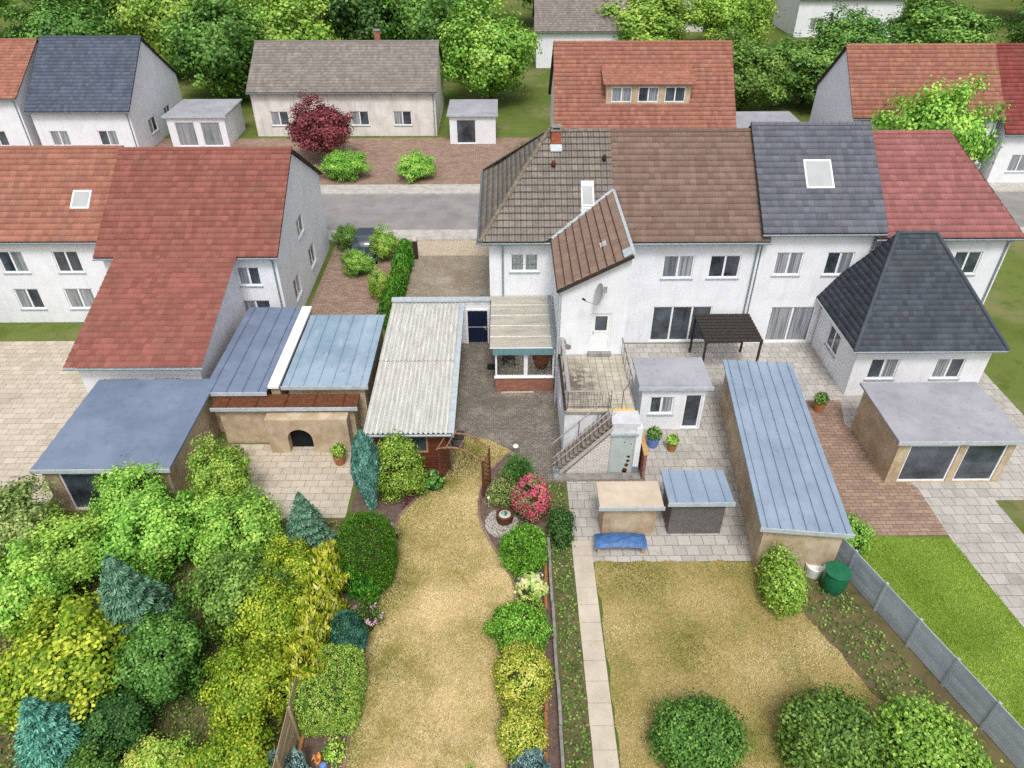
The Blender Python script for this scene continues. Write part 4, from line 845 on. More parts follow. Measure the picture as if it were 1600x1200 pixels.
# roof: five pale panels with white battens, teal fascia
RX0, RX1, yb, yf, zb, zf = -.76, 2.36, 33.48, 28.88, 3.03, 2.78
pz = lambda y: zf + (zb - zf) * (y - yf) / (yb - yf)
np_ = 5; cuts = [yf + (yb - yf) * k / np_ for k in range(np_ + 1)]
for k in range(np_):
    a, b = cuts[k], cuts[k + 1] - .0; h = .012 * k
    MB().face([(RX0, a + .01, pz(a) - .008), (RX1 - .14, a + .01, pz(a) - .008), (RX1 - .14, b - .01, pz(b)), (RX0, b - .01, pz(b))]).build('roof_panel', 'panel_roof', con)
for k in range(1, np_): y = cuts[k]; MB().box(RX0 - .01, RX1 - .13, y - .022, y + .022, pz(y) - .01, pz(y) + .028).build('roof_batten', 'batten', con)
MB().hexa([(RX1 - .135, yf, zf - .03), (RX1 + .02, yf, zf - .03), (RX1 + .02, yb, zb - .03), (RX1 - .135, yb, zb - .03), (RX1 - .135, yf, zf + .03), (RX1 + .02, yf, zf + .03), (RX1 + .02, yb, zb + .03), (RX1 - .135, yb, zb + .03)]).build('lead_edge', 'zinc', con)
MB().box(RX0 - .04, RX0 - .005, yf, yb, zf - .12, zf + .01).build('verge_board', 'dark_trim', con)
MB().box(RX0 - .02, RX1 - .1, yf - .03, yf + .005, zf - .02, zf + .012).build('front_gutter', 'white', con)
mb = MB()
for k in range(24): x = BX0 - .1 + k * .1225; mb.box(x, x + .119, yf - .012, yf + .03 - .006 * (k % 2), 2.37, zf - .022)
mb.build('fascia', 'teal', con)
MB().box(BX0 - .08, BX1 + .0, yf + .035, BY0 + .1, 2.424, 2.5).build('soffit', 'white', con)
mb = MB(); mb.box(BX0 + .13, BX1, BY0 + .17, 33.48, .02, .06); fl_ = mb.build('floor', 'batten', con)
mb = MB()
for k in range(9): x = BX0 + .2 + k * .33; mb.box(x, x + .015, BY0 + .2, 33.4, .0605, .063)
for k in range(12): y = BY0 + .3 + k * .34; mb.box(BX0 + .15, BX1 - .05, y, y + .015, .0605, .063)
mb.build('floor_joints', 'mortar', con)
# furniture seen through the panes
chair = thing('wicker_armchair', 'brown wicker armchair seen through the right conservatory pane', 'armchair', (1.85, 31.2, .06))
mb = MB(); mb.lathe((1.85, 31.2, .06), [(.3, 0), (.36, .2), (.42, .4), (.4, .44), (.05, .42)], 18); mb.build('seat', 'wicker', chair)
mb = MB()
for k in range(14):
    a0, a1 = math.pi * (.0 + k / 14), math.pi * (.0 + (k + 1) / 14); f = lambda a, z, r: (1.85 + r * math.cos(a), 31.2 + r * math.sin(a), .06 + z); zt_ = lambda a: .7 + .45 * math.sin(a)
    mb.hexa([f(a0, .4, .42), f(a1, .4, .42), f(a1, .4, .37), f(a0, .4, .37), f(a0, zt_(a0), .5), f(a1, zt_(a1), .5), f(a1, zt_(a1), .45), f(a0, zt_(a0), .45)])
mb.build('backrest', 'wicker', chair)
tb_ = thing('dark_side_table', 'small dark table seen through the left conservatory pane', 'table', (.0, 31.6, .06))
MB().box(-.2, .5, 31.2, 32.1, .5, .55).build('table_top', 'cushion_dark', tb_)
for x in (-.16, .42):
    for y in (31.24, 32.02): MB().box(x, x + .05, y, y + .05, .06, .5).build('leg', 'cushion_dark', tb_)

# ------------------------------------------------------------------ garage with corrugated roof, gate wall, gate
gar = thing('garage', 'long garage with weathered corrugated fibre cement roof beside the yard', 'garage', (-4.1, 28.4, 0))
GX0, GX1, GY0, GY1 = -5.8, -2.5, 23.42, 33.5
mb = MB(); wall(mb, (GX1, GY0, 0), (0, 1, 0), GY1 - GY0, 0, 2.3); wall(mb, (GX0, GY1, 0), (0, -1, 0), GY1 - GY0, 0, 2.3); mb.face([(GX0, GY1, 0), (GX1, GY1, 0), (GX1, GY1, 2.3), (GX0, GY1, 2.3)]); mb.build('wall', 'plaster_old', gar)
gz = lambda y: 2.36 + .17 * (y - 23.1) / 10.4
rx0, rx1 = -5.98, -2.42; per = (rx1 - rx0) / 17.0
def corr(x0, x1, ya, yb_, dz):
    n = max(4, round((x1 - x0) / per * 8)); mb = MB(); up = []
    for i in range(n + 1):
        x = x0 + (x1 - x0) * i / n; ph = ((x - rx0) / per) % 1; h = .085 * (0.5 + .5 * math.cos(2 * math.pi * ph)) ** 2.6; up.append((x, h))
    for (xa, ha), (xb, hb) in zip(up, up[1:]):
        mb.face([(xa, ya, gz(ya) + ha + dz), (xb, ya, gz(ya) + hb + dz), (xb, yb_, gz(yb_) + hb + dz), (xa, yb_, gz(yb_) + ha + dz)])
        mb.face([(xa, ya, gz(ya) + ha + dz - .014), (xb, ya, gz(ya) + hb + dz - .014), (xb, ya, gz(ya) + hb + dz), (xa, ya, gz(ya) + ha + dz)])
    return mb.build('roof_sheet', 'fibre', gar)
ys = [23.08, 28.25, 33.42]
for j in (1, 0):
    for i in range(4):
        x0 = rx0 + i * (rx1 - rx0) / 4; corr(x0, x0 + (rx1 - rx0) / 4 + (.04 if i < 3 else 0), ys[j], ys[j + 1] + (.15 if j == 0 else 0), .006 * (i % 2) + (.0 if j == 0 else .05))
MB().hexa([(rx1 - .02, 23.05, gz(23.05) + .05), (-2.2, 23.05, gz(23.05) + .04), (-2.2, 33.5, gz(33.5) + .04), (rx1 - .02, 33.5, gz(33.5) + .05), (rx1 - .02, 23.05, gz(23.05) + .075), (-2.2, 23.05, gz(23.05) + .065), (-2.2, 33.5, gz(33.5) + .065), (rx1 - .02, 33.5, gz(33.5) + .075)]).build('verge_cap', 'zinc_pale', gar)
MB().hexa([(-2.215, 23.06, gz(23.06) - .2), (-2.19, 23.06, gz(23.06) - .2), (-2.19, 33.5, gz(33.5) - .2), (-2.215, 33.5, gz(33.5) - .2), (-2.215, 23.06, gz(23.06) + .035), (-2.19, 23.06, gz(23.06) + .035), (-2.19, 33.5, gz(33.5) + .035), (-2.215, 33.5, gz(33.5) + .035)]).build('verge_board', 'white', gar)
gutter(gar, (rx0, 23.02, 2.33), (-2.2, 23.02, 2.33), .08, 'zinc')
# shed-like timber front with a pine framed window
mb = MB(); mb.box(GX0, GX1, GY0 + .03, GY0 + .1, 0, 2.3); mb.build('front_backing', 'dark_trim', gar)
wx0, wx1, wz0, wz1 = -4.2, -3.42, 1.12, 2.06
for k in range(16):
    z = .04 + k * .142
    for a, b in (((GX0, wx0 - .07), (wx1 + .07, GX1)) if wz0 - .19 < z < wz1 else ((GX0, GX1),)): MB().hexa([(a, GY0 - .02, z), (b, GY0 - .02, z), (b, GY0 + .03, z), (a, GY0 + .03, z), (a, GY0 + .01, z + .132), (b, GY0 + .01, z + .132), (b, GY0 + .03, z + .132), (a, GY0 + .03, z + .132)]).build('board', 'board_red', gar)
mb = MB()
for a, b, c, d in ((wx0 - .06, wx0, wz0 - .06, wz1 + .03), (wx1, wx1 + .06, wz0 - .06, wz1 + .03), (wx0 + .001, wx1 - .001, wz0 - .07, wz0), (wx0 + .001, wx1 - .001, wz1, wz1 + .04)): mb.box(a, b, GY0 - .05, GY0 + .028, c, d)
gw = mb.build('window', 'wood_pine', gar); MB().box(wx0, wx1, GY0 - .01, GY0 + .0, wz0, wz1).build('pane', 'pane', gw)
MB().tube([(-2.28, 23.06, 2.28), (-2.4, 23.3, 2.0), (-2.4, 23.32, .05)], .04, 8).build('downpipe', 'rail_dark', gar)
box_ = thing('dark_storage_box', 'small dark lidded box on a post beside the garage corner', 'box', (-2.18, 25.0, 0))
MB().box(-2.4, -1.95, 24.75, 25.2, 0, .62).build('body', 'rail_dark', box_); MB().box(-2.44, -1.91, 24.71, 25.24, .62, .67).build('lid', 'cushion_dark', box_)
gwall = thing('gate_wall', 'white wall with flat coping spanning garage and house around the gate', 'wall', (-3.4, 33.6, 0))
mb = MB(); wall(mb, (-6.0, 33.55, 0), (1, 0, 0), 5.19, 0, 2.42, [(3.84, 5.09, 0, 2.2)], .2); mb.face([(-6, 33.8, 0), (-.81, 33.8, 0), (-.81, 33.8, 2.42), (-6, 33.8, 2.42)]); mb.build('wall', 'plaster', gwall)
MB().box(-6.05, -.815, 33.5, 33.9, 2.66, 2.74).build('coping', 'zinc_pale', gwall); MB().box(-6.0, -.82, 33.55, 33.8, 2.42, 2.66).build('lintel', 'plaster_old', gwall)
gate = thing('yard_gate', 'navy blue boarded gate with white frame between garage and house', 'gate', (-1.5, 33.6, 0))
mb = MB(); mb.box(-2.155, -2.04, 33.5, 33.62, 0, 2.19); mb.box(-.98, -.9, 33.5, 33.62, 0, 2.19); mb.box(-2.039, -.981, 33.5, 33.62, 2.1, 2.19); mb.build('frame', 'white', gate)
for k in range(8): x = -2.035 + k * .1315; MB().box(x, x + .126, 33.53, 33.57, .06, 2.095).build('board', 'navy', gate)
MB().box(-2.035, -.983, 33.572, 33.6, .06, 2.09).build('backing', 'navy', gate)
MB().box(-2.03, -.985, 33.515, 33.528, 1.05, 1.085).build('rail', 'zinc_pale', gate)
mb = MB(); mb.box(-1.1, -1.05, 33.5, 33.53, .88, 1.14); mb.box(-1.22, -1.06, 33.47, 33.5, 1.04, 1.07); mb.build('handle', 'steel', gate)
mb = MB()
for k in range(12): mb.box(-2.0 + k * .085, -1.95 + k * .085, 33.49, 33.51, .03, .1)
mb.build('bottom_brush', 'steel', gate)

# ------------------------------------------------------------------ small things in the yard
mt = thing('doormat', 'black square mat lying on the yard beside the conservatory', 'mat', (-.77, 31.2, 0)); 
MB().box(-.98, -.56, 31.0, 31.5, .01, .03).build('mat_body', 'black', mt)
mb = MB()
for k in range(7): mb.box(-.96 + k * .058, -.93 + k * .058, 31.02, 31.48, .03, .036)
mb.build('ribs', 'cushion_dark', mt)
wb = MB(); wb.hexa([(-.24, 28.93, .01), (1.4, 28.96, .01), (1.4, 29.03, .01), (-.24, 29.0, .01), (-.24, 28.93, .07), (1.4, 28.96, .07), (1.4, 29.03, .07), (-.24, 29.0, .07)]); wb.hexa([(-.2, 28.925, .03), (1.36, 28.955, .03), (1.36, 28.958, .03), (-.2, 28.93, .03), (-.2, 28.925, .05), (1.36, 28.955, .05), (1.36, 28.958, .05), (-.2, 28.93, .05)])
wb.build('timber_batten', 'beige_roof', org=(.6, 28.98, 0), label='pale timber batten lying at the foot of the brick plinth', cat='batten')
def path_lamp(x, y, h, r, label, stone=False):
    p = thing('garden_lamp', label, 'garden lamp', (x, y, 0)); MB().tube([(x, y, 0), (x, y, h)], .022, 8).build('post', 'dish', p)
    MB().lathe((x, y, h), [(.02, 0), (r * .8, .02), (r, .06), (r * .9, .1), (.01, .13)], 14).build('lamp_head', 'white', p)
    if stone: MB().prism([(x - .3, y - .18), (x - .1, y - .3), (x - .02, y - .1), (x - .12, y + .06)], 0, .22).build('foot_stone', 'concrete', p)
path_lamp(.42, 24.3, .5, .13, 'white topped garden lamp at the corner of lawn and yard', True)
path_lamp(-.74, 21.12, .5, .055, 'thin white stick lamp in the bed below the rose arch')

# rose arch of rustic poles
arch = thing('rose_arch', 'rustic wooden rose arch with lattice sides spanning the lawn', 'garden arch', (-1.8, 22.6, 0))
A, B, D, E_ = Vector((-2.82, 22.5, 0)), Vector((-2.5, 23.42, 0)), Vector((-.98, 21.72, 0)), Vector((-.72, 22.5, 0))
for p in (A, B, D, E_): MB().tube([p, p + Vector((.01, 0, 1)), p + Vector((0, .01, 2.05))], [.055, .05, .045], 8).build('post', 'wood_post', arch)
for p, q in ((A, B), (D, E_)):
    dv = q - p
    for k in range(-4, 9):
        for sg in (1, -1):
            z0_, z1_ = .1 + k * .24, .1 + k * .24 + sg * .9; a, b = 0., 1.
            zs_ = [z0_, z1_]
            def clipz(z0c, z1c):
                t0, t1 = 0., 1.
                for lim, sgn in ((.1, 1), (1.95, -1)):
                    f0, f1 = (z0c - lim) * sgn, (z1c - lim) * sgn
                    if f0 < 0 and f1 < 0: return None
                    if f0 < 0: t0 = max(t0, f0 / (f0 - f1))
                    if f1 < 0: t1 = min(t1, f0 / (f0 - f1))
                return (t0, t1) if t1 - t0 > .05 else None
            tt = clipz(z0_, z1_)
            if tt: MB().bar(p + dv * tt[0] + Vector((0, 0, z0_ + (z1_ - z0_) * tt[0])), p + dv * tt[1] + Vector((0, 0, z0_ + (z1_ - z0_) * tt[1])), .022, .03).build('lattice_slat', 'wood_post', arch)
def bow(p, q, rise=.32, n=10): return [p + (q - p) * (k / n) + Vector((0, 0, 2.05 + rise * math.sin(math.pi * k / n))) for k in range(n + 1)]
b1, b2 = bow(A, D), bow(B, E_)
for b in (b1, b2): MB().tube(b, .04, 8).build('arch_pole', 'wood_rustic', arch)
for k in (0, 2, 5, 7, 10): p, q = b1[k], b2[k]; e = (q - p) * .16; MB().tube([p - e + Vector((0, 0, .06)), q + e + Vector((0, 0, .06))], .028, 7).build('cross_pole', 'wood_rustic', arch)

# planter stump in its ring of white gravel
gp = []
gn = 2600; ga = rng.uniform(0, 2 * np.pi, gn); gr = np.sqrt(rng.uniform(0, 1, gn)); gx = -.2 + gr * .68 * np.cos(ga); gy = 20.22 + gr * .78 * np.sin(ga)
mb = MB()
for x, y in zip(gx, gy):
    r_ = random.uniform(.012, .03); mb.tone = random.uniform(.01, .99); a = random.uniform(0, 6.28); z = .014 + random.uniform(0, .02)
    p = [(x + r_ * math.cos(a + k * 2.09) * random.uniform(.8, 1.2), y + r_ * math.sin(a + k * 2.09), z) for k in range(3)]; top = (x, y, z + r_ * .9)
    i = len(mb.v); mb.v += [Vector(q) for q in p] + [Vector(top)]
    for f in ((0, 1, 3), (1, 2, 3), (2, 0, 3)): mb.f.append(tuple(i + k for k in f)); mb.t.append(mb.tone)
mb.build('white_gravel', 'gravel_white', kind='stuff', label='ring of white gravel around the log planter', cat='gravel')
lg = thing('log_planter', 'round log planter with succulent in the white gravel', 'planter', (-.08, 20.4, 0))
MB().lathe((-.08, 20.4, 0), [(.33, 0), (.35, .12), (.34, .3), (.36, .38), (.33, .4), (.27, .4), (.26, .34), (.0, .33)], 22).build('stump', 'log', lg)
MB().lathe((-.08, 20.4, .335), [(.26, 0), (.15, .03), (.0, .04)], 18).build('gravel_fill', 'gravel_white', lg)
n = 60; a = rng.uniform(0, 6.28, n); rr = rng.uniform(.02, .12, n); d = np.stack([np.cos(a), np.sin(a), np.full(n, .8)], 1)
leaves(np.stack([-.08 + rr * np.cos(a), 20.4 + rr * np.sin(a), np.full(n, .42)], 1), d[:, [1, 0, 2]] + .3, d, .11, .05, rng.uniform(0, 1, n), 'cypress', 'succulent', lg, (-.08, 20.4, 0))

# terracotta ridge tiles and grey kerb along the right border
kb = thing('border_kerb', 'low grey concrete kerb along the right border of the garden', 'kerb', (1.6, 14, 0))
for k in range(7): y = 8.6 + k * 1.52; MB().box(1.58 - .02 * (k % 2), 1.68 - .02 * (k % 2), y, y + 1.5, 0, .3 + .02 * (k % 3)).build('kerb_stone', 'concrete', kb)
te = thing('terracotta_edging', 'row of terracotta ridge tiles laid along the right bed', 'edging', (1.3, 14, 0))
for y0, y1, x0, x1 in ((18.15, 18.85, 1.44, 1.42), (17.45, 18.1, 1.46, 1.45), (16.75, 17.42, 1.45, 1.46), (16.0, 16.72, 1.4, 1.44), (12.75, 13.3, 1.26, 1.28), (12.2, 12.72, 1.22, 1.25), (11.65, 12.17, 1.18, 1.21), (11.1, 11.62, 1.15, 1.18), (10.4, 10.9, 1.12, 1.12), (9.8, 10.35, 1.1, 1.1)):
    mb = MB(); r0 = .085
    for k in range(9):
        a0, a1 = math.pi * k / 9, math.pi * (k + 1) / 9
        mb.hexa([(x0 + math.cos(a) * r * (1.05 if y == y1 else .95), y, .02 + math.sin(a) * r * 1.6) for a, r, y in ((a0, r0 * .8, y0), (a1, r0 * .8, y0), (a1, r0 * .8, y1), (a0, r0 * .8, y1), (a0, r0, y0), (a1, r0, y0), (a1, r0, y1), (a0, r0, y1))])
    mb.build('terracotta_tile', 'terracotta', te)

# slatted fence at the lower left
fe = thing('slatted_fence', 'weathered fence of horizontal slats at the lower left border', 'fence', (-6.4, 11, 0))
for k in range(11): z = .1 + k * .165; MB().box(-6.44, -6.415, 8.4, 11.35, z, z + .1).build('slat', 'fence', fe)
for k in range(11): z = .1 + k * .165; MB().box(-6.44, -6.415, 11.42, 14.4, z, z + .1).build('slat', 'fence', fe)
for y in (8.5, 9.95, 11.38, 12.9, 14.35): MB().box(-6.41, -6.33, y - .04, y + .04, 0, 1.95).build('fence_post', 'fence', fe)
MB().box(-6.33, -6.24, 8.4, 11.5, 0, .16).build('gravel_board', 'terracotta', fe)
# garden figures at the lower left corner
fg = thing('orange_bird_figure', 'orange bird shaped garden figure standing in the lower left bed', 'garden figure', (-5.62, 10.62, 0))
MB().tube([(-5.62, 10.62, .0), (-5.62, 10.62, .3)], .018, 6).build('stake', 'orange_fig', fg)
MB().tube([(-5.62, 10.5, .32), (-5.62, 10.58, .36), (-5.62, 10.7, .44), (-5.61, 10.8, .5)], [.03, .1, .1, .03], 10).build('body', 'orange_fig', fg, smooth=True)
MB().tube([(-5.62, 10.58, .42), (-5.58, 10.52, .56), (-5.62, 10.5, .68), (-5.66, 10.52, .78), (-5.64, 10.52, .84)], [.05, .04, .035, .06, .035], 8).build('neck', 'orange_fig', fg, smooth=True)
MB().tube([(-5.65, 10.5, .8), (-5.7, 10.4, .78)], [.025, .005], 6).build('beak', 'wood_pine', fg)
MB().lathe((-5.42, 10.42, 0), [(.02, 0), (.025, .25), (.09, .3), (.12, .4), (.09, .5), (0, .53)], 14).build('blue_ball_figure', 'blue_fig', org=(-5.42, 10.42, 0), label='pale blue ball ornament on a stick at the lower left', cat='ornament')
MB().lathe((-5.78, 10.35, 0), [(.02, 0), (.02, .2), (.05, .24), (.07, .31), (.05, .38), (0, .4)], 12).build('white_ball_figure', 'white_fig', org=(-5.78, 10.35, 0), label='small white ball ornament next to the orange bird figure', cat='ornament')

# ------------------------------------------------------------------ planting of the garden
# left side, from the house towards the viewer
def hedge_plant(x, y, h, label):
    return conifer('thuja_hedge_plant', label, x, y, h, .52, 'thuja', 2600, .16, .05, [(0, .9), (.3, 1), (.7, .85), (.9, .5), (1, .15)], group='thuja hedge beside the driveway', cat='hedge plant')
for i, (y, lab) in enumerate(((35.3, 'thuja hedge plant nearest the garage wall beside the driveway'), (36.6, 'second thuja hedge plant from the garage beside the driveway'), (37.9, 'third thuja hedge plant from the garage beside the driveway'), (39.2, 'fourth thuja hedge plant from the garage beside the driveway'), (40.5, 'third thuja hedge plant from the street beside the driveway'), (41.7, 'second thuja hedge plant from the street beside the driveway'), (42.9, 'thuja hedge plant nearest the street beside the driveway'))):
    hedge_plant(-6.62 + .02 * i, y, 1.9 + .12 * math.sin(i * 2.1), lab)
gpst = thing('gate_post', 'short driveway post with pale rounded cap at the street end of the hedge', 'post', (-5.95, 43.9, 0))
MB().box(-6.1, -5.8, 43.75, 44.05, 0, 1.3).build('shaft', 'dark_trim', gpst); MB().lathe((-5.95, 43.9, 1.3), [(.2, 0), (.22, .06), (.2, .14), (.12, .24), (0, .28)], 14).build('cap', 'beige_path', gpst)
conifer('blue_cypress', 'tall slim blue green cypress left of the big shrub', -5.6, 21.2, 4.1, .52, 'cypress', 9000, .2, .035, [(0, .35), (.15, .6), (.45, 1), (.7, .9), (.88, .6), (1, .1)], seed=5)
bush('camellia_shrub', 'large light green shrub in front of the timber garage front', 'shrub', -4.5, 22.1, 1.25, 1.12, .9, 1.5, 'shrub', 13000, .095, .06, .13, 2, .12, seed=3, kcore=.72, shell=.25)
bush('leafy_perennial', 'small bright green plant beside the left foot of the rose arch', 'plant', -3.15, 22.3, .35, .36, .36, .5, 'bright', 700, .13, .1, .1, 2, .08)
def ground_cover(name, label, poly, m, n, L, h, cat='ground cover'):
    p = np.array(poly); x = rng.uniform(p[:, 0].min(), p[:, 0].max(), n); y = rng.uniform(p[:, 1].min(), p[:, 1].max(), n); k = in_poly(x, y, poly); x, y = x[k], y[k]; n = len(x)
    o = leaves(np.stack([x, y, rng.uniform(.02, h, n)], 1), rng.normal(size=(n, 3)) * .6 + np.array([0, -.2, 1]), rng.normal(size=(n, 3)), L * rng.uniform(.6, 1.4, n), L * .6, rng.uniform(0, 1, n), m, name, None, (0, 0, 0))
    o['label'] = label; o['category'] = cat; o['kind'] = 'stuff'
ground_cover('purple_ground_cover', 'dark purple ground cover in the left bed below the shrub', [(-4.35, 21.0), (-3.8, 21.55), (-3.15, 22.5), (-2.95, 22.9), (-3.5, 22.7), (-4.2, 21.9)], 'mulchp', 2600, .07, .12)
th, sh = bush('white_flower_clump', 'low clump of white and pink flowers behind the dark clipped dome', 'flowers', -5.0, 19.35, .25, .75, .4, .4, 'olive', 1600, .08, .04, .15, 2, .08)
petals(th, sh, 160, 'white', .07, 22, .04, .1); petals(th, sh, 90, 'rosepink', .06, 10, .05, .2)
bush('grey_green_perennial', 'pale grey green plant at the foot of the blue cypress', 'plant', -6.0, 19.7, .35, .4, .5, .5, 'olive', 1300, .1, .04, .15, 2, .08)
bush('clipped_yew_dome', 'large dark green clipped dome at the left edge of the lawn', 'topiary', -5.2, 17.85, 1.0, 1.02, 1.25, 1.4, 'yew', 26000, .085, .026, .03, 3.0, .05, ncl=3200, spiky=.7, seed=8, kcore=.9, shell=.1)
for i, (x, y, h, lab) in enumerate(((-5.55, 16.7, 1.75, 'tallest upright green conifer shoot before the dark clipped dome'), (-5.2, 16.55, 1.5, 'middle upright green conifer shoot before the dark clipped dome'), (-4.9, 16.7, 1.3, 'right upright green conifer shoot before the dark clipped dome'), (-4.95, 16.3, .8, 'lowest green conifer shoot at the lawn edge before the clipped dome'))):
    conifer('upright_conifer', lab, x, y, h, .27 if i < 3 else .33, 'thuja', 1500, .12, .04, [(0, .8), (.4, 1), (.8, .6), (1, .1)], group='upright conifer shoots before the dome')
gl_ = ['golden conifer at the far end of the left border row, behind the clipped dome', 'second golden conifer of the left border row, beside the upright shoots', 'third golden conifer of the left border row, beside the pink roses', 'fourth golden conifer of the left border row, beside the egg shaped conifer', 'golden conifer at the near end of the left border row, behind the light clipped box']
for i, y in enumerate((17.0, 15.9, 14.8, 13.8, 12.9)):
    conifer('golden_conifer', gl_[i], -6.42 + .05 * (i % 2), y, 2.35 + .15 * math.sin(i * 1.7), .66, 'gold', 2300, .27, .085, [(0, .8), (.3, 1), (.7, .9), (.9, .55), (1, .15)], group='golden conifers along the left border', amp=.14, shell=.42, kcore=.6)
th, sh = bush('rose_bush', 'small rose bush with pale pink blooms beside the egg shaped conifer', 'rose bush', -4.95, 15.45, .45, .42, .5, .6, 'tree_mid', 1400, .08, .05, .15, 2, .1, seed=4)
petals(th, sh, 240, 'rosepink', .075, 15, .05, -.2, front=(.5, -.3, .6))
conifer('egg_conifer', 'dense blue green egg shaped conifer between roses and light clipped box', -5.28, 14.35, 2.25, .6, 'teal', 9000, .13, .026, [(0, .5), (.15, .85), (.4, 1), (.65, .88), (.85, .55), (.95, .3), (1, .05)], seed=12, amp=.03, shell=.1, kcore=.86)
bush('clipped_box_hedge', 'light green clipped box shape with rounded corners at the lower left', 'topiary', -5.62, 12.62, .74, .98, 1.15, .9, 'box', 30000, .07, .026, .012, 6.0, .035, ncl=4200, spiky=.5, seed=9, kcore=.93, shell=.07)
conifer('blue_spruce_tip', 'blue spruce tip at the lower left corner next to the fence', -6.65, 10.35, 1.3, .4, 'spruce', 1800, .13, .04)
conifer('blue_spruce_tip', 'slim blue spruce leader just right of the slatted fence', -6.05, 10.35, 1.55, .2, 'spruce', 900, .14, .035)
bush('small_border_plant', 'small sprawling green plant beside the orange bird figure', 'plant', -5.22, 10.95, .2, .28, .28, .3, 'lime', 420, .1, .05, .2, 2, .1, kcore=.5)
bush('small_weed_tuft', 'tiny pale green tuft on the lawn at the bottom edge', 'plant', -1.15, 10.45, .06, .14, .14, .1, 'lime', 160, .08, .02, .1, 2, .05, spiky=1, kcore=.4, stem=False)
# right side
bush('heather_bush', 'dark green feathery bush at the top of the right bed', 'shrub', .5, 22.5, .65, .58, .55, .82, 'heather', 4600, .15, .022, .1, 2, .1, spiky=1.2, seed=2, kcore=.7, shell=.3)
bush('heather_bush', 'smaller olive green feathery bush left of the darker one', 'shrub', .08, 22.15, .4, .4, .4, .55, 'olive', 1800, .13, .022, .12, 2, .1, spiky=1.2, kcore=.6, shell=.3)
bush('pale_green_shrub', 'loose pale green shrub beside the thin stick lamp', 'shrub', -.22, 21.45, .4, .52, .5, .55, 'olive', 2600, .12, .035, .15, 2, .1, spiky=.4, seed=6, kcore=.65, shell=.3)
th, sh = bush('pink_rhododendron', 'pink flowering rhododendron at the corner of the right bed', 'flowering shrub', .98, 20.8, .85, .68, .75, 1.05, 'rhodo', 4600, .12, .045, .12, 2, .1, seed=7, kcore=.75)
petals(th, sh, 4200, 'pink', .085, 210, .055, -.5, front=(-.2, -.5, .7))
bush('round_green_bush', 'round fresh green bush below the pink rhododendron', 'shrub', .62, 18.15, .82, .8, .8, .98, 'mint', 11000, .13, .036, .06, 2.1, .07, ncl=900, spiky=.5, seed=15, kcore=.82)
bush('hosta', 'cream and green variegated hosta beside the terracotta tiles', 'plant', .84, 16.75, .28, .48, .48, .42, 'hosta', 520, .2, .12, .08, 2, .08, kcore=.7, upb=.6)
bush('lime_perennial', 'low lime green plant between hosta and green bush', 'plant', .72, 16.0, .2, .5, .42, .32, 'lime', 1300, .09, .05, .15, 2, .08)
bush('green_bush', 'broad mid green bush above the yellow variegated ones', 'shrub', .42, 14.95, .5, .98, .85, .72, 'mint', 9000, .085, .06, .1, 2.1, .1, seed=21)
bush('gold_euonymus', 'large yellow green variegated bush in the lower right bed', 'shrub', .46, 13.05, .66, .84, .95, .82, 'euon', 11000, .075, .055, .08, 2.3, .1, seed=22)
bush('gold_euonymus', 'smaller yellow green variegated bush beside the dwarf blue spruce', 'shrub', .38, 11.2, .58, .62, .68, .72, 'euon', 7500, .07, .05, .08, 2.3, .1, seed=23)
bush('ivy_plant', 'little dark green plant between the two yellow variegated bushes', 'plant', .82, 12.0, .12, .25, .25, .2, 'yew', 300, .1, .07, .1, 2, .06)
conifer('dwarf_blue_spruce', 'dwarf blue spruce at the bottom of the right bed', .62, 10.25, 1.25, .52, 'spruce', 4200, .13, .045, [(0, .9), (.35, 1), (.6, .85), (.8, .5), (.92, .22), (1, .12)], lean=.03, seed=31, amp=.12)

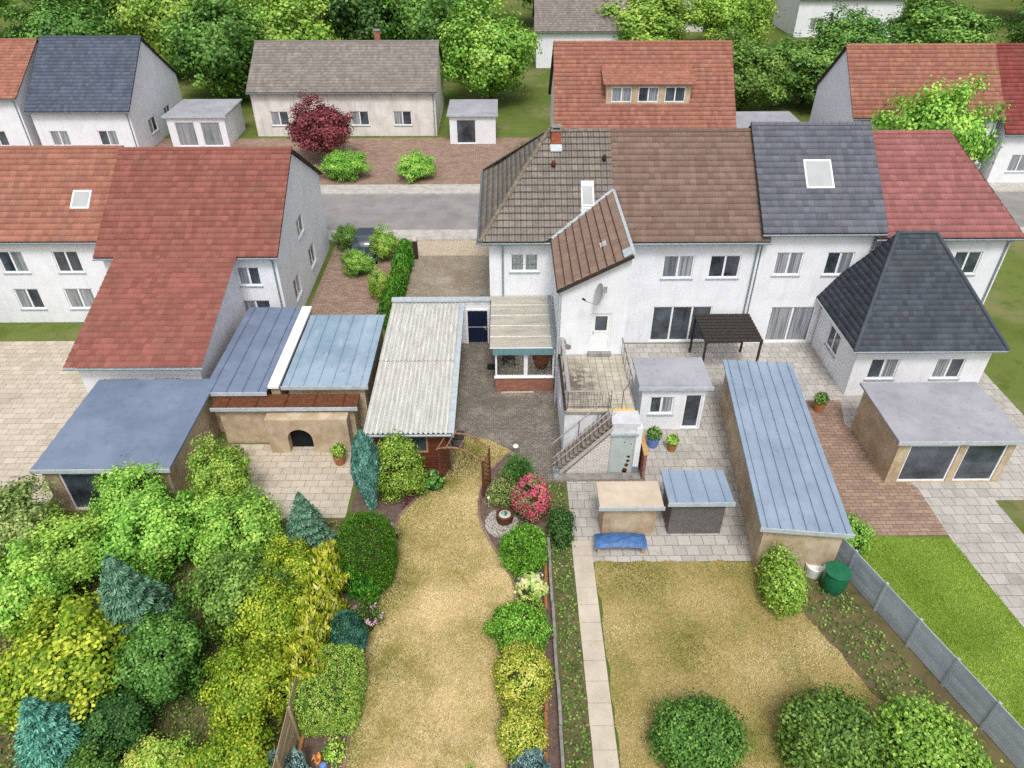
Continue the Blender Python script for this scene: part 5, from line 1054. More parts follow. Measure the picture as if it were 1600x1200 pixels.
# ------------------------------------------------------------------ neighbours
def gable_house(name, label, x0, x1, y0, y1, zw, zr, rm, wm='plaster_n', south=(), east=(), west=(), hip_r=0., hip_l=0., chim=None, ov=.35, doors=(), cat='house', group=None):
    """ridge along X; camera side is y0"""
    th = thing(name, label, cat, ((x0 + x1) / 2, (y0 + y1) / 2, 0), group); yr = (y0 + y1) / 2; s = (zr - zw) / (yr - y0)
    mb = MB(); wall(mb, (x0, y0, 0), (1, 0, 0), x1 - x0, 0, zw, list(south) + list(doors)); wall(mb, (x1, y0, 0), (0, 1, 0), y1 - y0, 0, zw, east); wall(mb, (x0, y1, 0), (0, -1, 0), y1 - y0, 0, zw, west); wall(mb, (x1, y1, 0), (-1, 0, 0), x1 - x0, 0, zw)
    if not hip_r: mb.face([(x1, y0, zw), (x1, y1, zw), (x1, yr, zr - .05)])
    if not hip_l: mb.face([(x0, y0, zw), (x0, y1, zw), (x0, yr, zr - .05)])
    mb.build('wall', wm, th); el, ez = y0 - ov, zw - ov * s; a, b = x0 - (.25 if not hip_l else ov), x1 + (.25 if not hip_r else ov)
    r = roof_part('roof', [(a, el, ez + .06), (b, el, ez + .06), (b - hip_r, yr, zr + .06), (a + hip_l, yr, zr + .06)], rm, th)
    roof_part('far_slope', [(b, y1 + ov, ez + .06), (a, y1 + ov, ez + .06), (a + hip_l, yr, zr + .06), (b - hip_r, yr, zr + .06)], rm, r, ns=2)
    if hip_r: roof_part('hip_slope', [(b, el, ez + .06), (b, y1 + ov, ez + .06), (b - hip_r, yr + .01, zr + .06), (b - hip_r, yr, zr + .06)], rm, r)
    if hip_l: roof_part('hip_slope', [(a, y1 + ov, ez + .06), (a, el, ez + .06), (a + hip_l, yr, zr + .06), (a + hip_l, yr + .01, zr + .06)], rm, r)
    mb = MB(); mb.face([(a, el, ez), (b, el, ez), (b - hip_r, yr, zr), (a + hip_l, yr, zr)]); mb.face([(a, y1 + ov, ez), (b, y1 + ov, ez), (b - hip_r, yr, zr), (a + hip_l, yr, zr)]); mb.build('roof_underside', 'dark_trim', r)
    k = max(3, int((b - a - hip_l - hip_r) / .4)); mb = MB()
    for i in range(k):
        xa = a + hip_l + (b - a - hip_l - hip_r) * i / k; xb = a + hip_l + (b - a - hip_l - hip_r) * (i + 1) / k; mb.tube([(xa, yr, zr + .07), (xb, yr, zr + .07)], [.14, .12], 8, True)
    mb.build('ridge', rm, r); gutter(th, (a, el - .07, ez + .02), (b, el - .07, ez + .02))
    MB().tube([(x1 - .18, el - .07, ez - .04), (x1 - .18, y0 - .07, ez - .3), (x1 - .18, y0 - .07, .02)], .045, 7).build('downpipe', 'zinc', th)
    for h in south: window(th, (x0, y0, 0), (1, 0, 0), h, h[4] if len(h) > 4 else 2)
    for h in doors:
        f = window(th, (x0, y0, 0), (1, 0, 0), h, h[4] if len(h) > 4 else 1, name='door', sill=False)
    for h in east: window(th, (x1, y0, 0), (0, 1, 0), h, h[4] if len(h) > 4 else 2)
    for h in west: window(th, (x0, y1, 0), (0, -1, 0), h, h[4] if len(h) > 4 else 2)
    if chim: chimney(r, chim[0], chim[1], chim[2], chim[3], m='brick_red')
    return th, r, (lambda x, y, h: Vector((x, y, zw + .06 + (y - y0) * s)) + Vector((0, -s, 1)).normalized() * h)
def flat_building(name, label, x0, x1, y0, y1, z, rm, wm='plaster_n', rot=0., slope=0., seams=0, south=(), doors=(), cat='shed', zt=None):
    """low building with an overhanging sheet roof; slope lifts the far edge"""
    c = Vector(((x0 + x1) / 2, (y0 + y1) / 2, 0)); th = thing(name, label, cat, c); mx = Matrix.Translation(c) @ Matrix.Rotation(rot, 4, 'Z') @ Matrix.Translation(-c)
    def b(mb, nm, m, p):
        mb.v = [mx @ v for v in mb.v]; return mb.build(nm, m, p)
    mb = MB(); wall(mb, (x0 + .2, y0 + .2, 0), (1, 0, 0), x1 - x0 - .4, 0, z - .1, list(south) + list(doors)); wall(mb, (x1 - .2, y0 + .2, 0), (0, 1, 0), y1 - y0 - .4, 0, z - .1); wall(mb, (x0 + .2, y1 - .2, 0), (0, -1, 0), y1 - y0 - .4, 0, z - .1); wall(mb, (x1 - .2, y1 - .2, 0), (-1, 0, 0), x1 - x0 - .4, 0, z - .1 + slope)
    b(mb, 'wall', wm, th)
    rf = b(MB().hexa([(x0, y0, z - .1), (x1, y0, z - .1), (x1, y1, z - .1 + slope), (x0, y1, z - .1 + slope), (x0, y0, z), (x1, y0, z), (x1, y1, z + slope), (x0, y1, z + slope)]), 'roof', rm, th)
    b(MB().box(x0 - .04, x1 + .04, y0 - .05, y0 - .004, z - .16, z + .02), 'edge_trim', 'zinc_pale', rf)
    for k in range(seams): x = x0 + (x1 - x0) * (k + .5) / seams; b(MB().hexa([(x - .025, y0, z), (x + .025, y0, z), (x + .025, y1, z + slope), (x - .025, y1, z + slope), (x - .015, y0, z + .06), (x + .015, y0, z + .06), (x + .015, y1, z + slope + .06), (x - .015, y1, z + slope + .06)]), 'seam', rm, rf)
    if not rot:
        for h in south: window(th, (x0 + .2, y0 + .2, 0), (1, 0, 0), h, h[4] if len(h) > 4 else 2)
        for h in doors: window(th, (x0 + .2, y0 + .2, 0), (1, 0, 0), h, 1, name='door', sill=False)
    return th
def skylight(parent, f, x0, x1, y0, y1, m='pane'):
    mb = MB(); mb.hexa([f(x0, y0, .02), f(x1, y0, .02), f(x1, y1, .02), f(x0, y1, .02), f(x0, y0, .13), f(x1, y0, .13), f(x1, y1, .13), f(x0, y1, .13)]); o = mb.build('skylight', 'white', parent)
    MB().hexa([f(x0 + .08, y0 + .08, .131), f(x1 - .08, y0 + .08, .131), f(x1 - .08, y1 - .08, .131), f(x0 + .08, y1 - .08, .131), f(x0 + .08, y0 + .08, .14), f(x1 - .08, y0 + .08, .14), f(x1 - .08, y1 - .08, .14), f(x0 + .08, y1 - .08, .14)]).build('pane', m, o)

# attached half of the pair, brown roof
nb, r, f = gable_house('attached_house', 'attached white neighbour house with plain brown tiled roof', PX + .02, 13.0, 33.5, 42.5, 6.55, 10.14, 'roof_brown_n', 'plaster', south=[(2.6, 4.2, 4.0, 5.3, 2), (5.0, 6.6, 4.0, 5.3, 2)], doors=[(2.4, 5.6, .1, 2.3, 3)], ov=.45)
mb = MB(); mb.extr([(PX - .16, 28.31, 0), (PX - .16, 33.5, 0), (PX - .16, 33.5, WR - .14), (PX - .16, 28.31, WR - .14)], (.155, 0, 0)); mb.build('party_wall', 'plaster', house)
MB().bar((PX + .02, VY - .03, WR + .03), (PX + .02, vb.y, WR + .03), .14, .1).build('verge_cap', 'zinc_pale', wroof)
gable_house('terraced_house', 'terraced house with blue grey roof and one square skylight', 13.05, 18.75, 33.4, 42.6, 6.9, 10.45, 'roof_blue', 'plaster', south=[(.8, 2.2, 4.2, 5.5, 2), (3.4, 4.8, 4.2, 5.5, 2)], doors=[(1.2, 3.6, .1, 2.3, 2)])
t2 = bpy.data.objects['terraced_house']; fb = lambda x, y, h: Vector((x, y, 6.96 + (y - 33.4) * (3.55 / 4.6))) + Vector((0, -3.55, 4.6)).normalized() * h
skylight([c for c in t2.children if c.name.startswith('roof')][0], fb, 15.2, 16.6, 35.0, 36.3, 'dish')
gable_house('red_roof_house', 'right hand house with rose red hipped roof', 18.8, 25.6, 33.4, 42.6, 6.6, 10.0, 'roof_red2', 'plaster', south=[(4.2, 5.6, 4.2, 5.5, 2)], hip_r=2.6)
# slate hip roof in front of it
hb = thing('hipped_outbuilding', 'low white building with dark slate hip roof before the rose red roof', 'building', (20, 31.6, 0))
hx0, hx1, hy0, hy1, hz, hp = 16.9, 23.4, 28.6, 33.3, 3.0, 6.9
mb = MB(); wall(mb, (hx0, hy0, 0), (1, 0, 0), hx1 - hx0, 0, hz, [(.8, 2.2, 1, 2.2), (4, 5.4, 1, 2.2)]); wall(mb, (hx1, hy0, 0), (0, 1, 0), hy1 - hy0, 0, hz); wall(mb, (hx0, hy1, 0), (0, -1, 0), hy1 - hy0, 0, hz, [(1.4, 2.8, 1, 2.2)]); mb.build('wall', 'plaster', hb)
window(hb, (hx0, hy0, 0), (1, 0, 0), (.8, 2.2, 1, 2.2), 2); window(hb, (hx0, hy0, 0), (1, 0, 0), (4, 5.4, 1, 2.2), 2); window(hb, (hx0, hy1, 0), (0, -1, 0), (1.4, 2.8, 1, 2.2), 2)
o_ = .4; A_ = [(hx0 - o_, hy0 - o_, hz - .1), (hx1 + o_, hy0 - o_, hz - .1), (hx1 + o_, hy1 + .5, hz - .1), (hx0 - o_, hy1 + .5, hz - .1)]; p1, p2 = (19.2, 32.6, hp), (21.1, 32.6, hp)
roof_part('roof_slope', [A_[0], A_[1], p2, p1], 'roof_slate', hb, tw=.25, course=.28, amp=.004, lift=.02, ns=2); roof_part('roof_slope', [A_[3], A_[0], p1, (19.2, 32.62, hp)], 'roof_slate', hb, tw=.25, course=.28, amp=.004, lift=.02, ns=2); roof_part('roof_slope', [A_[1], A_[2], (21.1, 32.62, hp), p2], 'roof_slate', hb, tw=.25, course=.28, amp=.004, lift=.02, ns=2)
mb = MB()
for a, b in ((A_[0], p1), (A_[1], p2), (p1, p2)): mb.tube([Vector(a) + Vector((0, 0, .03)), Vector(b) + Vector((0, 0, .03))], .09, 8)
mb.build('hip_ridge', 'roof_slate', hb); gutter(hb, (hx0 - o_, hy0 - o_ - .07, hz - .08), (hx1 + o_, hy0 - o_ - .07, hz - .08)); MB().box(hx0 - o_, hx1 + o_, hy0 - o_, hy1, hz - .2, hz - .12).build('soffit', 'white', hb)
# low annexes and sheds on the right
flat_building('white_annex', 'low white flat roofed annex just right of the roof terrace', 6.0, 9.3, 25.9, 28.25, 2.6, 'felt_grey', 'plaster', south=[(.4, 1.5, .9, 1.9, 2)], doors=[(2.0, 2.8, .05, 2.0)], cat='annex')
flat_building('long_metal_shed', 'long shed with blue grey standing seam roof on the right', 9.75, 12.95, 17.5, 28.2, 2.4, 'metal_blue', 'plaster_beige', rot=R(-6.5), seams=7)
flat_building('grey_flat_garage', 'wide garage with pale grey flat roof far right', 16.1, 21.4, 22.2, 26.3, 2.5, 'felt_grey', 'plaster_beige', doors=[(.5, 2.6, .05, 2.1), (2.9, 4.6, .05, 2.1)], cat='garage')
flat_building('garden_shed', 'small dark shed with blue grey roof behind the right lawn', 6.2, 8.7, 19.4, 21.2, 1.95, 'metal_blue', 'rail_dark', seams=4)
flat_building('garden_canopy', 'low shelter with beige sheet roof right of the stairs', 3.55, 6.0, 19.3, 20.7, 1.85, 'beige_roof', 'plaster_beige', cat='shelter')
bt = thing('blue_covered_bench', 'low garden bench under a blue tarpaulin before the beige shelter', 'bench', (4.4, 18.85, 0))
mb = MB(); n_ = 12; vv_ = []
for i in range(n_ + 1):
    for j in range(7):
        u = i / n_; s_ = j / 6; vv_.append(Vector((3.4 + 2.0 * u, 18.5 + .75 * s_, .16 + .5 * math.sin(math.pi * (.06 + .88 * u)) ** .25 * math.sin(math.pi * (.08 + .84 * s_)) ** .3 + random.uniform(-.025, .025))))
mb.v = vv_
for i in range(n_):
    for j in range(6): a = i * 7 + j; mb.f.append((a, a + 7, a + 8, a + 1)); mb.t.append(0)
mb.build('tarpaulin', 'blue_tarp', bt)
for x in (3.5, 5.2):
    for y in (18.6, 19.1): MB().box(x, x + .08, y, y + .08, 0, .3).build('leg', 'wood_pine', bt)
# dark canopy on posts on the attached neighbour's terrace
dc = thing('dark_patio_canopy', 'dark slatted patio canopy behind the white annex', 'canopy', (11.2, 31.4, 0))
for k in range(9): MB().box(9.9, 12.8, 30.0 + k * .3, 30.2 + k * .3, 2.3, 2.38).build('slat', 'cushion_dark', dc)
for x in (9.95, 12.7):
    for y in (30.05, 32.5): MB().box(x, x + .1, y, y + .1, 0, 2.18).build('post', 'cushion_dark', dc)
    MB().box(x, x + .1, 30.0, 32.6, 2.18, 2.298).build('beam', 'cushion_dark', dc)
# ground of the right neighbours
sheet('neighbour_yard', rect(5.98, 25, 21.3, 33.4), .002, 'slabs')
sheet('soil_strip', rect(1.7, 2.55, 6, 22.6), .0, 'garden_dark')
gpth = MB()
for k in range(19): y = 5 + k * .75; gpth.hexa([(2.55, y, -.02), (3.3, y, -.02), (3.3, y + .735, -.02), (2.55, y + .735, -.02)] + [(2.55 + random.uniform(-.01, .01), y, .05 + random.uniform(-.008, .008)), (3.3, y, .05 + random.uniform(-.008, .008)), (3.3, y + .735, .05), (2.55, y + .735, .05)])
gpth.build('garden_path', 'beige_path', kind='structure')
NL = ragged([(3.36, 5), (10.6, 5), (12.2, 12), (9.6, 18.2), (3.36, 18.2)]); sheet('neighbour_lawn', NL, .006, 'lawn_dry_n')
sheet('shed_apron', [(2.6, 18.2), (9.8, 18.2), (10, 21.4), (5.98, 22.6), (2.6, 22.6)], .004, 'slabs')
GL = ragged([(13.2, 19.5), (17.6, 19.2), (19.5, 5), (16.8, 5)]); sheet('green_lawn', GL, .006, 'lawn_green')
sheet('concrete_path', [(17.6, 21.4), (20.5, 21.4), (21.5, 5), (19.5, 5), (17.6, 19.2)], .008, 'slabs')
sheet('brick_patio', [(12.9, 19.4), (17.6, 19.4), (17.6, 22), (16.1, 26.4), (16.6, 28.2), (13.4, 28.2)], .01, 'patio')
sheet('bed_strip', ragged([(9.5, 18.3), (13.0, 18.2), (15.8, 9), (16.8, 5), (10.5, 5), (12.1, 12)]), .003, 'garden_dark')
grass_blades('dry_grass', NL, .006, 90000, 'grass', 'short dry grass of the right neighbour lawn', lambda x, y: .1 + .25 * np.exp(-((y - 17.6) / 1.2) ** 2) + .12 * np.cos(x * .9 + y * .5))
grass_blades('green_grass', GL, .006, 70000, 'grass_green', 'fresh green grass of the far right lawn', lambda x, y: .12 * np.cos(x * 1.1 - y * .6))
for nm, lab, poly, m_, n_ in (('strip_weeds', 'weeds growing in the narrow soil strip right of the kerb', rect(1.75, 2.5, 8.5, 22.4), 'tree_mid', 1500), ('bed_weeds', 'weeds and ground cover in the bed along the grey fence', [(9.9, 18.1), (12.0, 18.1), (15.0, 9), (11.4, 9), (12.2, 12)], 'tree_mid', 3000), ('left_weeds', 'low weeds between the trees of the left garden', rect(-18, -6.6, 9, 20.4), 'tree_mid', 16000)):
    ground_cover(nm, lab, poly, m_, n_, .11, .12)
def pot(x, y, r, m_, lm, lab):
    p = thing('potted_plant', lab, 'potted plant', (x, y, 0)); MB().lathe((x, y, 0), [(r * .7, 0), (r * .95, r * 1.3), (r, r * 1.5), (r * .9, r * 1.5), (r * .85, r * 1.35), (0, r * 1.3)], 16).build('pot', m_, p)
    d_ = unit(420, -.3); leaves(np.array([x, y, r * 2.3]) + d_ * np.array([1.2, 1.2, 1.3]) * r * rng.uniform(.5, 1, (420, 1)), d_ + rng.normal(size=(420, 3)) * .5, rng.normal(size=(420, 3)), .13, .07, rng.uniform(0, 1, 420), lm, 'foliage', p, (x, y, 0))
pot(6.7, 24.9, .3, 'blue_fig', 'tree_mid', 'green plant in a blue pot before the white annex'); pot(7.5, 24.6, .24, 'terracotta', 'tree_light', 'light green plant in a terracotta pot before the white annex'); pot(15.2, 27.4, .3, 'terracotta', 'tree_mid', 'potted shrub at the corner of the slate roofed building'); pot(-7.4, 23.9, .3, 'terracotta', 'tree_light', 'potted plant on the beige oven terrace'); pot(-11.9, 24.0, .26, 'concrete', 'olive', 'grey pot with olive plant at the left end of the oven terrace')
gf = thing('grey_garden_fence', 'grey panel fence running diagonally between the right gardens', 'fence', (12.5, 13.5, 0))
fa, fb_ = Vector((12.2, 18.9, 0)), Vector((16.2, 7.2, 0))
for k in range(8):
    a, b = fa.lerp(fb_, k / 8), fa.lerp(fb_, (k + 1) / 8); d = (b - a).normalized()
    MB().bar(a + Vector((0, 0, .75)), a + Vector((0, 0, .75)) + d * .09, .09, 1.5).build('fence_post', 'fence_grey', gf)
    for q in range(6): MB().bar(a + d * .1 + Vector((0, 0, .16 + q * .235)), b + Vector((0, 0, .16 + q * .235)), .03, .215).build('fence_board', 'fence_grey', gf)
wbt = thing('water_butt', 'dark green plastic water butt beside the grey fence', 'water butt', (12.0, 16.9, 0)); MB().lathe((12.0, 16.9, 0), [(.36, 0), (.44, .3), (.46, .55), (.42, .95), (.0, .95)], 20).build('barrel', 'green_plastic', wbt); MB().lathe((12.0, 16.9, .95), [(.45, 0), (.46, .05), (.2, .09), (0, .1)], 20).build('lid', 'green_plastic', wbt)
MB().lathe((11.55, 17.6, 0), [(.3, 0), (.34, .3), (.36, .5), (.33, .52), (.3, .4), (0, .38)], 18).build('white_tub', 'white', org=(11.55, 17.6, 0), label='round white garden tub behind the water butt', cat='tub')
bush('garden_bush', 'round green bush in the dry right lawn', 'shrub', 5.65, 10.95, .75, 1.25, 1.0, 1.05, 'tree_mid', 12800, .11, .07, .12, 2.1, .14, ncl=700, kcore=.72, shell=.3, seed=41)
bush('garden_bush', 'wide bush at the lower end of the right lawn', 'shrub', 9.6, 11.0, .8, 1.35, 1.2, 1.15, 'tree_mid', 12800, .12, .08, .14, 2.1, .15, ncl=700, kcore=.72, shell=.3, seed=42)
bush('garden_bush', 'light green bush near the grey fence at the bottom right', 'shrub', 12.2, 10.4, .8, 1.3, 1.5, 1.1, 'tree_light', 11200, .12, .08, .14, 2.1, .15, ncl=700, kcore=.72, shell=.3, seed=43)
bush('garden_bush', 'narrow light bush in front of the long metal shed', 'shrub', 9.9, 16.6, .7, .6, 1.1, 1.0, 'tree_light', 6400, .11, .07, .14, 2.1, .13, ncl=700, kcore=.72, shell=.3, seed=44)
bush('garden_bush', 'low green bush at the corner of the bright lawn', 'shrub', 13.1, 18.9, .6, .8, .7, .8, 'tree_light', 3000, .11, .07, .14, 2.1, .13, seed=46)
bush('garden_bush', 'green shrub between the beige shelter and the garden border', 'shrub', 2.15, 19.6, .4, .38, .9, .6, 'tree_dark', 3000, .1, .06, .14, 2.1, .12, seed=47)

# left neighbours
lh, r, f = gable_house('red_house', 'big left house with broad brick red roof and white gable', -21.0, -12.0, 34.4, 45.6, 5.2, 8.6, 'roof_red', 'plaster', south=[(6.6, 8.2, 1.0, 2.3, 2), (6.8, 8.0, 3.2, 4.3, 2)], east=[(2, 3.4, 1, 2.3, 2), (6, 7.4, 1, 2.3, 2), (4.6, 6.0, 3.7, 4.8, 2)])
mb = MB(); wall(mb, (-19.8, 27.5, 0), (1, 0, 0), 5.6, 0, 3.0, [(1, 2.6, .9, 2.1), (3.4, 4.6, .05, 2.1)]); wall(mb, (-14.2, 27.5, 0), (0, 1, 0), 6.9, 0, 3.0); mb.face([(-14.2, 27.5, 3.0), (-14.2, 34.4, 3.0), (-14.2, 34.4, 4.95)]); wall(mb, (-19.8, 34.4, 0), (0, -1, 0), 6.9, 0, 3.0); mb.build('extension_wall', 'plaster', lh)
window(lh, (-19.8, 27.5, 0), (1, 0, 0), (1, 2.6, .9, 2.1), 2); window(lh, (-19.8, 27.5, 0), (1, 0, 0), (3.4, 4.6, .05, 2.1), 1, name='door', sill=False)
roof_part('extension_roof', [(-20.15, 27.1, 3.0), (-13.85, 27.1, 3.0), (-13.85, 34.3, 5.15), (-20.15, 34.3, 5.15)], 'roof_red', lh); gutter(lh, (-20.15, 27.03, 2.98), (-13.85, 27.03, 2.98))
gable_house('orange_house', 'house with faded orange roof at the left picture edge', -31, -21.4, 36.0, 44.6, 5.4, 8.6, 'roof_orange', 'plaster', south=[(3.4, 4.8, 3.2, 4.5, 2), (6.4, 7.8, 3.2, 4.5, 2), (3.4, 4.8, .9, 2.2, 2), (6.2, 7.8, .9, 2.2, 2)])
r_o = [c for c in bpy.data.objects['orange_house'].children if c.name.startswith('roof')][0]; skylight(r_o, lambda x, y, h: Vector((x, y, 5.46 + (y - 36.0) * (3.2 / 4.3))) + Vector((0, -3.2, 4.3)).normalized() * h, -23.4, -22.4, 37.2, 38.1, 'dish')
flat_building('pale_blue_roof_annex', 'annex with pale blue metal roof against the garage', -10.1, -6.25, 26.2, 32.4, 2.55, 'metal_lightblue', 'plaster_beige', seams=6, cat='annex')
flat_building('blue_sheet_carport', 'carport with darker blue sheet roof beside the red roof extension', -13.6, -10.75, 25.9, 33.4, 2.45, 'felt_blue', 'plaster_beige', seams=4, cat='carport')
MB().box(-10.7, -10.2, 26.1, 33.2, 2.5, 2.62).build('white_roof_strip', 'white', org=(-10.45, 29.6, 2.5), label='white flashing strip between the two blue roofs on the left', cat='flashing')
MB().box(-10.65, -10.25, 26.3, 33.1, 0, 2.5).build('dividing_wall', 'plaster_beige', org=(-10.45, 29.6, 0), label='beige dividing wall under the white flashing strip', cat='wall')
flat_building('slate_blue_garage', 'garage with slate blue flat roof at the left', -18.6, -13.2, 20.9, 26.9, 2.5, 'felt_blue', 'plaster_beige', seams=0, doors=[(.6, 2.6, .05, 2.1)], cat='garage')
# garden oven with arched mouth under a timber lean-to
ov_ = thing('garden_oven', 'beige rendered garden oven wall with dark arched opening', 'oven', (-9.2, 25.0, 0))
mb = MB(); ar = [(-8.55 + 0.0, 0)]; pts = [(-10.6, 0), (-9.75, 0), (-9.75, .8)] + [(-9.2 + .55 * math.cos(a), .8 + .55 * math.sin(a)) for a in np.linspace(math.pi, 0, 12)] + [(-8.65, .8), (-8.65, 0), (-7.0, 0), (-7.0, 1.9), (-10.6, 1.9)]
mb.extr([(x, 24.6, z) for x, z in pts], (0, .6, 0)); mb.build('front_wall', 'plaster_beige', ov_)
mb = MB(); mb.box(-9.74, -8.66, 25.0, 25.19, .01, 1.34); mb.build('oven_mouth', 'black', ov_)
flat_building('timber_lean_to', 'brown timber lean-to roof in front of the pale blue annex', -13.0, -6.6, 25.1, 26.1, 2.2, 'wood_post', 'plaster_beige', seams=5, cat='lean-to')
sheet('stone_terrace', [(-12.6, 20.6), (-6.6, 20.6), (-6.6, 25.2), (-12.6, 25.2)], .004, 'beige_slabs')
sheet('left_path', [(-32, 19), (-19.0, 19), (-19.5, 27), (-21, 34), (-32, 34)], .002, 'beige_slabs')
sheet('left_garden', [(-32, 2), (-6.5, 2), (-6.5, 20.6), (-12.6, 20.6), (-13, 20.9), (-18.6, 20.9), (-19, 19), (-32, 19)], .0, 'garden_dark')
sheet('left_drive', rect(-11.7, -7.2, 33.6, 46.6), .002, 'patio')

# ------------------------------------------------------------------ trees: a few crowns, each tree its own object
def crown_mesh(kind, n, seed):
    g = np.random.default_rng(seed); c = 9 if kind == 'round' else 0
    if kind == 'round':
        lb = lobes(seed); ncl = 210; cd = g.normal(size=(ncl, 3)); cd /= np.linalg.norm(cd, axis=1, keepdims=True)
        rad = (.92 + .26 * lb(cd)) * g.uniform(.5, 1.05, ncl); cp = cd * rad[:, None] * np.array([1, 1, .95]); i = g.integers(0, ncl, n); off = g.normal(size=(n, 3)) * .1
        p = cp[i] + off; nr = cd[i] * .7 + off * 4 + g.normal(size=(n, 3)) * .4 + np.array([0, 0, .25]); d = g.normal(size=(n, 3)); L, W_ = .078, .055; tone = .5 * g.uniform(0, 1, ncl)[i] + .5 * g.uniform(0, 1, n)
    else:
        t = 1 - np.sqrt(g.uniform(0, 1, n)); a = g.uniform(0, 6.28, n); lay = .5 + .5 * np.cos(t * 55); r = (1 - t) ** .85 * (.72 + .28 * lay) * g.uniform(.6, 1.04, n) * (1 + .12 * np.cos(a * 5 + t * 9))
        p = np.stack([r * np.cos(a), r * np.sin(a), -1 + 2 * t], 1); o = np.stack([np.cos(a), np.sin(a), np.full(n, -.1)], 1); d = o + g.normal(size=(n, 3)) * .35 + np.array([0, 0, .25]); nr = g.normal(size=(n, 3)) * .5 + np.array([0, 0, .8]) + o * .5; L, W_ = .12, .036; tone = .4 * lay + .6 * g.uniform(0, 1, n)
    nr /= np.linalg.norm(nr, axis=1, keepdims=True); d = d - nr * (d * nr).sum(1, keepdims=True); d /= np.linalg.norm(d, axis=1, keepdims=True); s = np.cross(d, nr)
    v = np.stack([p - d * L * .5, p + s * W_ * .5 + nr * W_ * .2, p + d * L * .5, p - s * W_ * .5 + nr * W_ * .2], 1).reshape(-1, 3)
    return fast_mesh('crown', v, np.arange(n * 4).reshape(-1, 4), np.clip(tone, 0, 1))
CR = {'round': [crown_mesh('round', 20000, 3), crown_mesh('round', 20000, 5), crown_mesh('round', 20000, 6)], 'cone': [crown_mesh('cone', 16000, 4), crown_mesh('cone', 16000, 9)]}
for l in CR.values():
    for me in l: me.materials.append(LM['tree_mid'])
tn_ = [0]
def tree(name, label, x, y, h, r, m, kind='round', cat='tree', group=None, low=.25):
    th = thing(name, label, cat, (x, y, 0), group); me = CR[kind][tn_[0] % len(CR[kind])]; tn_[0] += 1
    o = bpy.data.objects.new('crown', me); zb = h * low if kind == 'round' else .15; o.location = (0, 0, (zb + h) / 2); o.scale = (r, r, (h - zb) / 2 * 1.0); o.rotation_euler = (0, 0, random.uniform(0, 6.28)); finish(o, th)
    o.material_slots[0].link = 'OBJECT'; o.material_slots[0].material = LM[m]
    mb = MB(); mb.tube([(x, y, 0), (x + .05 * r, y, h * .3), (x, y, h * .75)], [max(.06, h * .028), h * .02, h * .008], 7)
    if kind == 'round':
        for k in range(5): a = k * 1.26; mb.tube([(x, y, h * (.3 + .05 * k)), (x + r * .3 * math.cos(a), y + r * .3 * math.sin(a), h * (.42 + .05 * k)), (x + r * .65 * math.cos(a), y + r * .65 * math.sin(a), h * (.52 + .05 * k))], [h * .012, h * .008, .02], 5)
    mb.build('trunk', 'bark', th); return th
# lower left gardens
G1 = 'trees and shrubs of the left gardens'
for nm, lab, x, y, h, r, m, k in (
 ('garden_tree', 'yellow green tree before the slate blue garage roof', -14.7, 20.2, 3.0, 1.5, 'tree_light', 'round'),
 ('garden_tree', 'light green tree left of the beige oven terrace', -11.4, 21.2, 3.3, 1.2, 'tree_light', 'round'),
 ('garden_tree', 'mid green bushy tree at the left picture edge below the path', -18.6, 18.6, 3.0, 1.9, 'olive', 'round'),
 ('garden_tree', 'olive tree between the two light green trees at the left', -16.3, 17.6, 2.6, 1.7, 'tree_light', 'round'),
 ('garden_tree', 'light green tree at the left picture edge above the big yellow bush', -16.8, 15.8, 2.9, 1.6, 'tree_light', 'round'),
 ('blue_conifer', 'bluish conifer in the middle of the left gardens', -12.6, 15.2, 4.2, 1.5, 'tree_blue', 'cone'),
 ('garden_tree', 'light green tree behind the bluish conifer in the left gardens', -13.2, 18.3, 3.2, 1.7, 'tree_light', 'round'),
 ('garden_tree', 'dense light green tree below the beige oven terrace', -9.9, 18.6, 3.1, 1.7, 'tree_light', 'round'),
 ('blue_conifer', 'teal conifer beside the tall blue cypress', -7.6, 18.9, 3.2, 1.1, 'tree_blue', 'cone'),
 ('garden_tree', 'mid green tree behind the golden hedge', -9.2, 15.7, 3.2, 1.5, 'tree_mid', 'round'),
 ('golden_bush', 'big bright yellow green bush at the left picture edge', -14.2, 13.2, 2.7, 2.2, 'goldgreen', 'round'),
 ('blue_conifer', 'teal conifer in the lower left corner', -13.2, 10.9, 3.4, 1.3, 'teal', 'cone'),
 ('garden_tree', 'mid green tree right of the big yellow green bush', -11.0, 13.3, 2.8, 1.4, 'tree_mid', 'round'),
 ('garden_tree', 'dark shrub above the teal conifer in the lower left', -11.8, 11.6, 1.9, 1.1, 'tree_dark', 'round'),
 ('golden_bush', 'golden bush beside the slatted fence', -7.9, 12.4, 2.6, 1.25, 'goldgreen', 'round'),
 ('golden_bush', 'golden bush in the middle of the left border row outside the garden', -7.8, 14.7, 2.7, 1.25, 'goldgreen', 'round'),
 ('golden_bush', 'golden green bush at the upper end of the left border row', -7.6, 16.8, 2.5, 1.1, 'goldgreen', 'round'),
 ('golden_bush', 'low golden green bush at the bottom edge left of the fence', -7.8, 10.2, 2.0, 1.2, 'goldgreen', 'round'),
 ('garden_tree', 'pale yellow shrub at the bottom edge of the left garden', -10.2, 9.9, 1.4, 1.2, 'lime', 'round'),
 ('garden_tree', 'mid green shrub left of the low golden bush at the bottom', -11.9, 9.2, 2.0, 1.3, 'tree_mid', 'round')):
    tree(nm, lab, x, y, h, r, m, k, 'conifer' if k == 'cone' else 'tree', G1, .08)
tree('garden_tree', 'dark shrub at the left edge below the orange house', -30.6, 31.0, 4.2, 2.4, 'tree_dark', group=G1, low=.05)
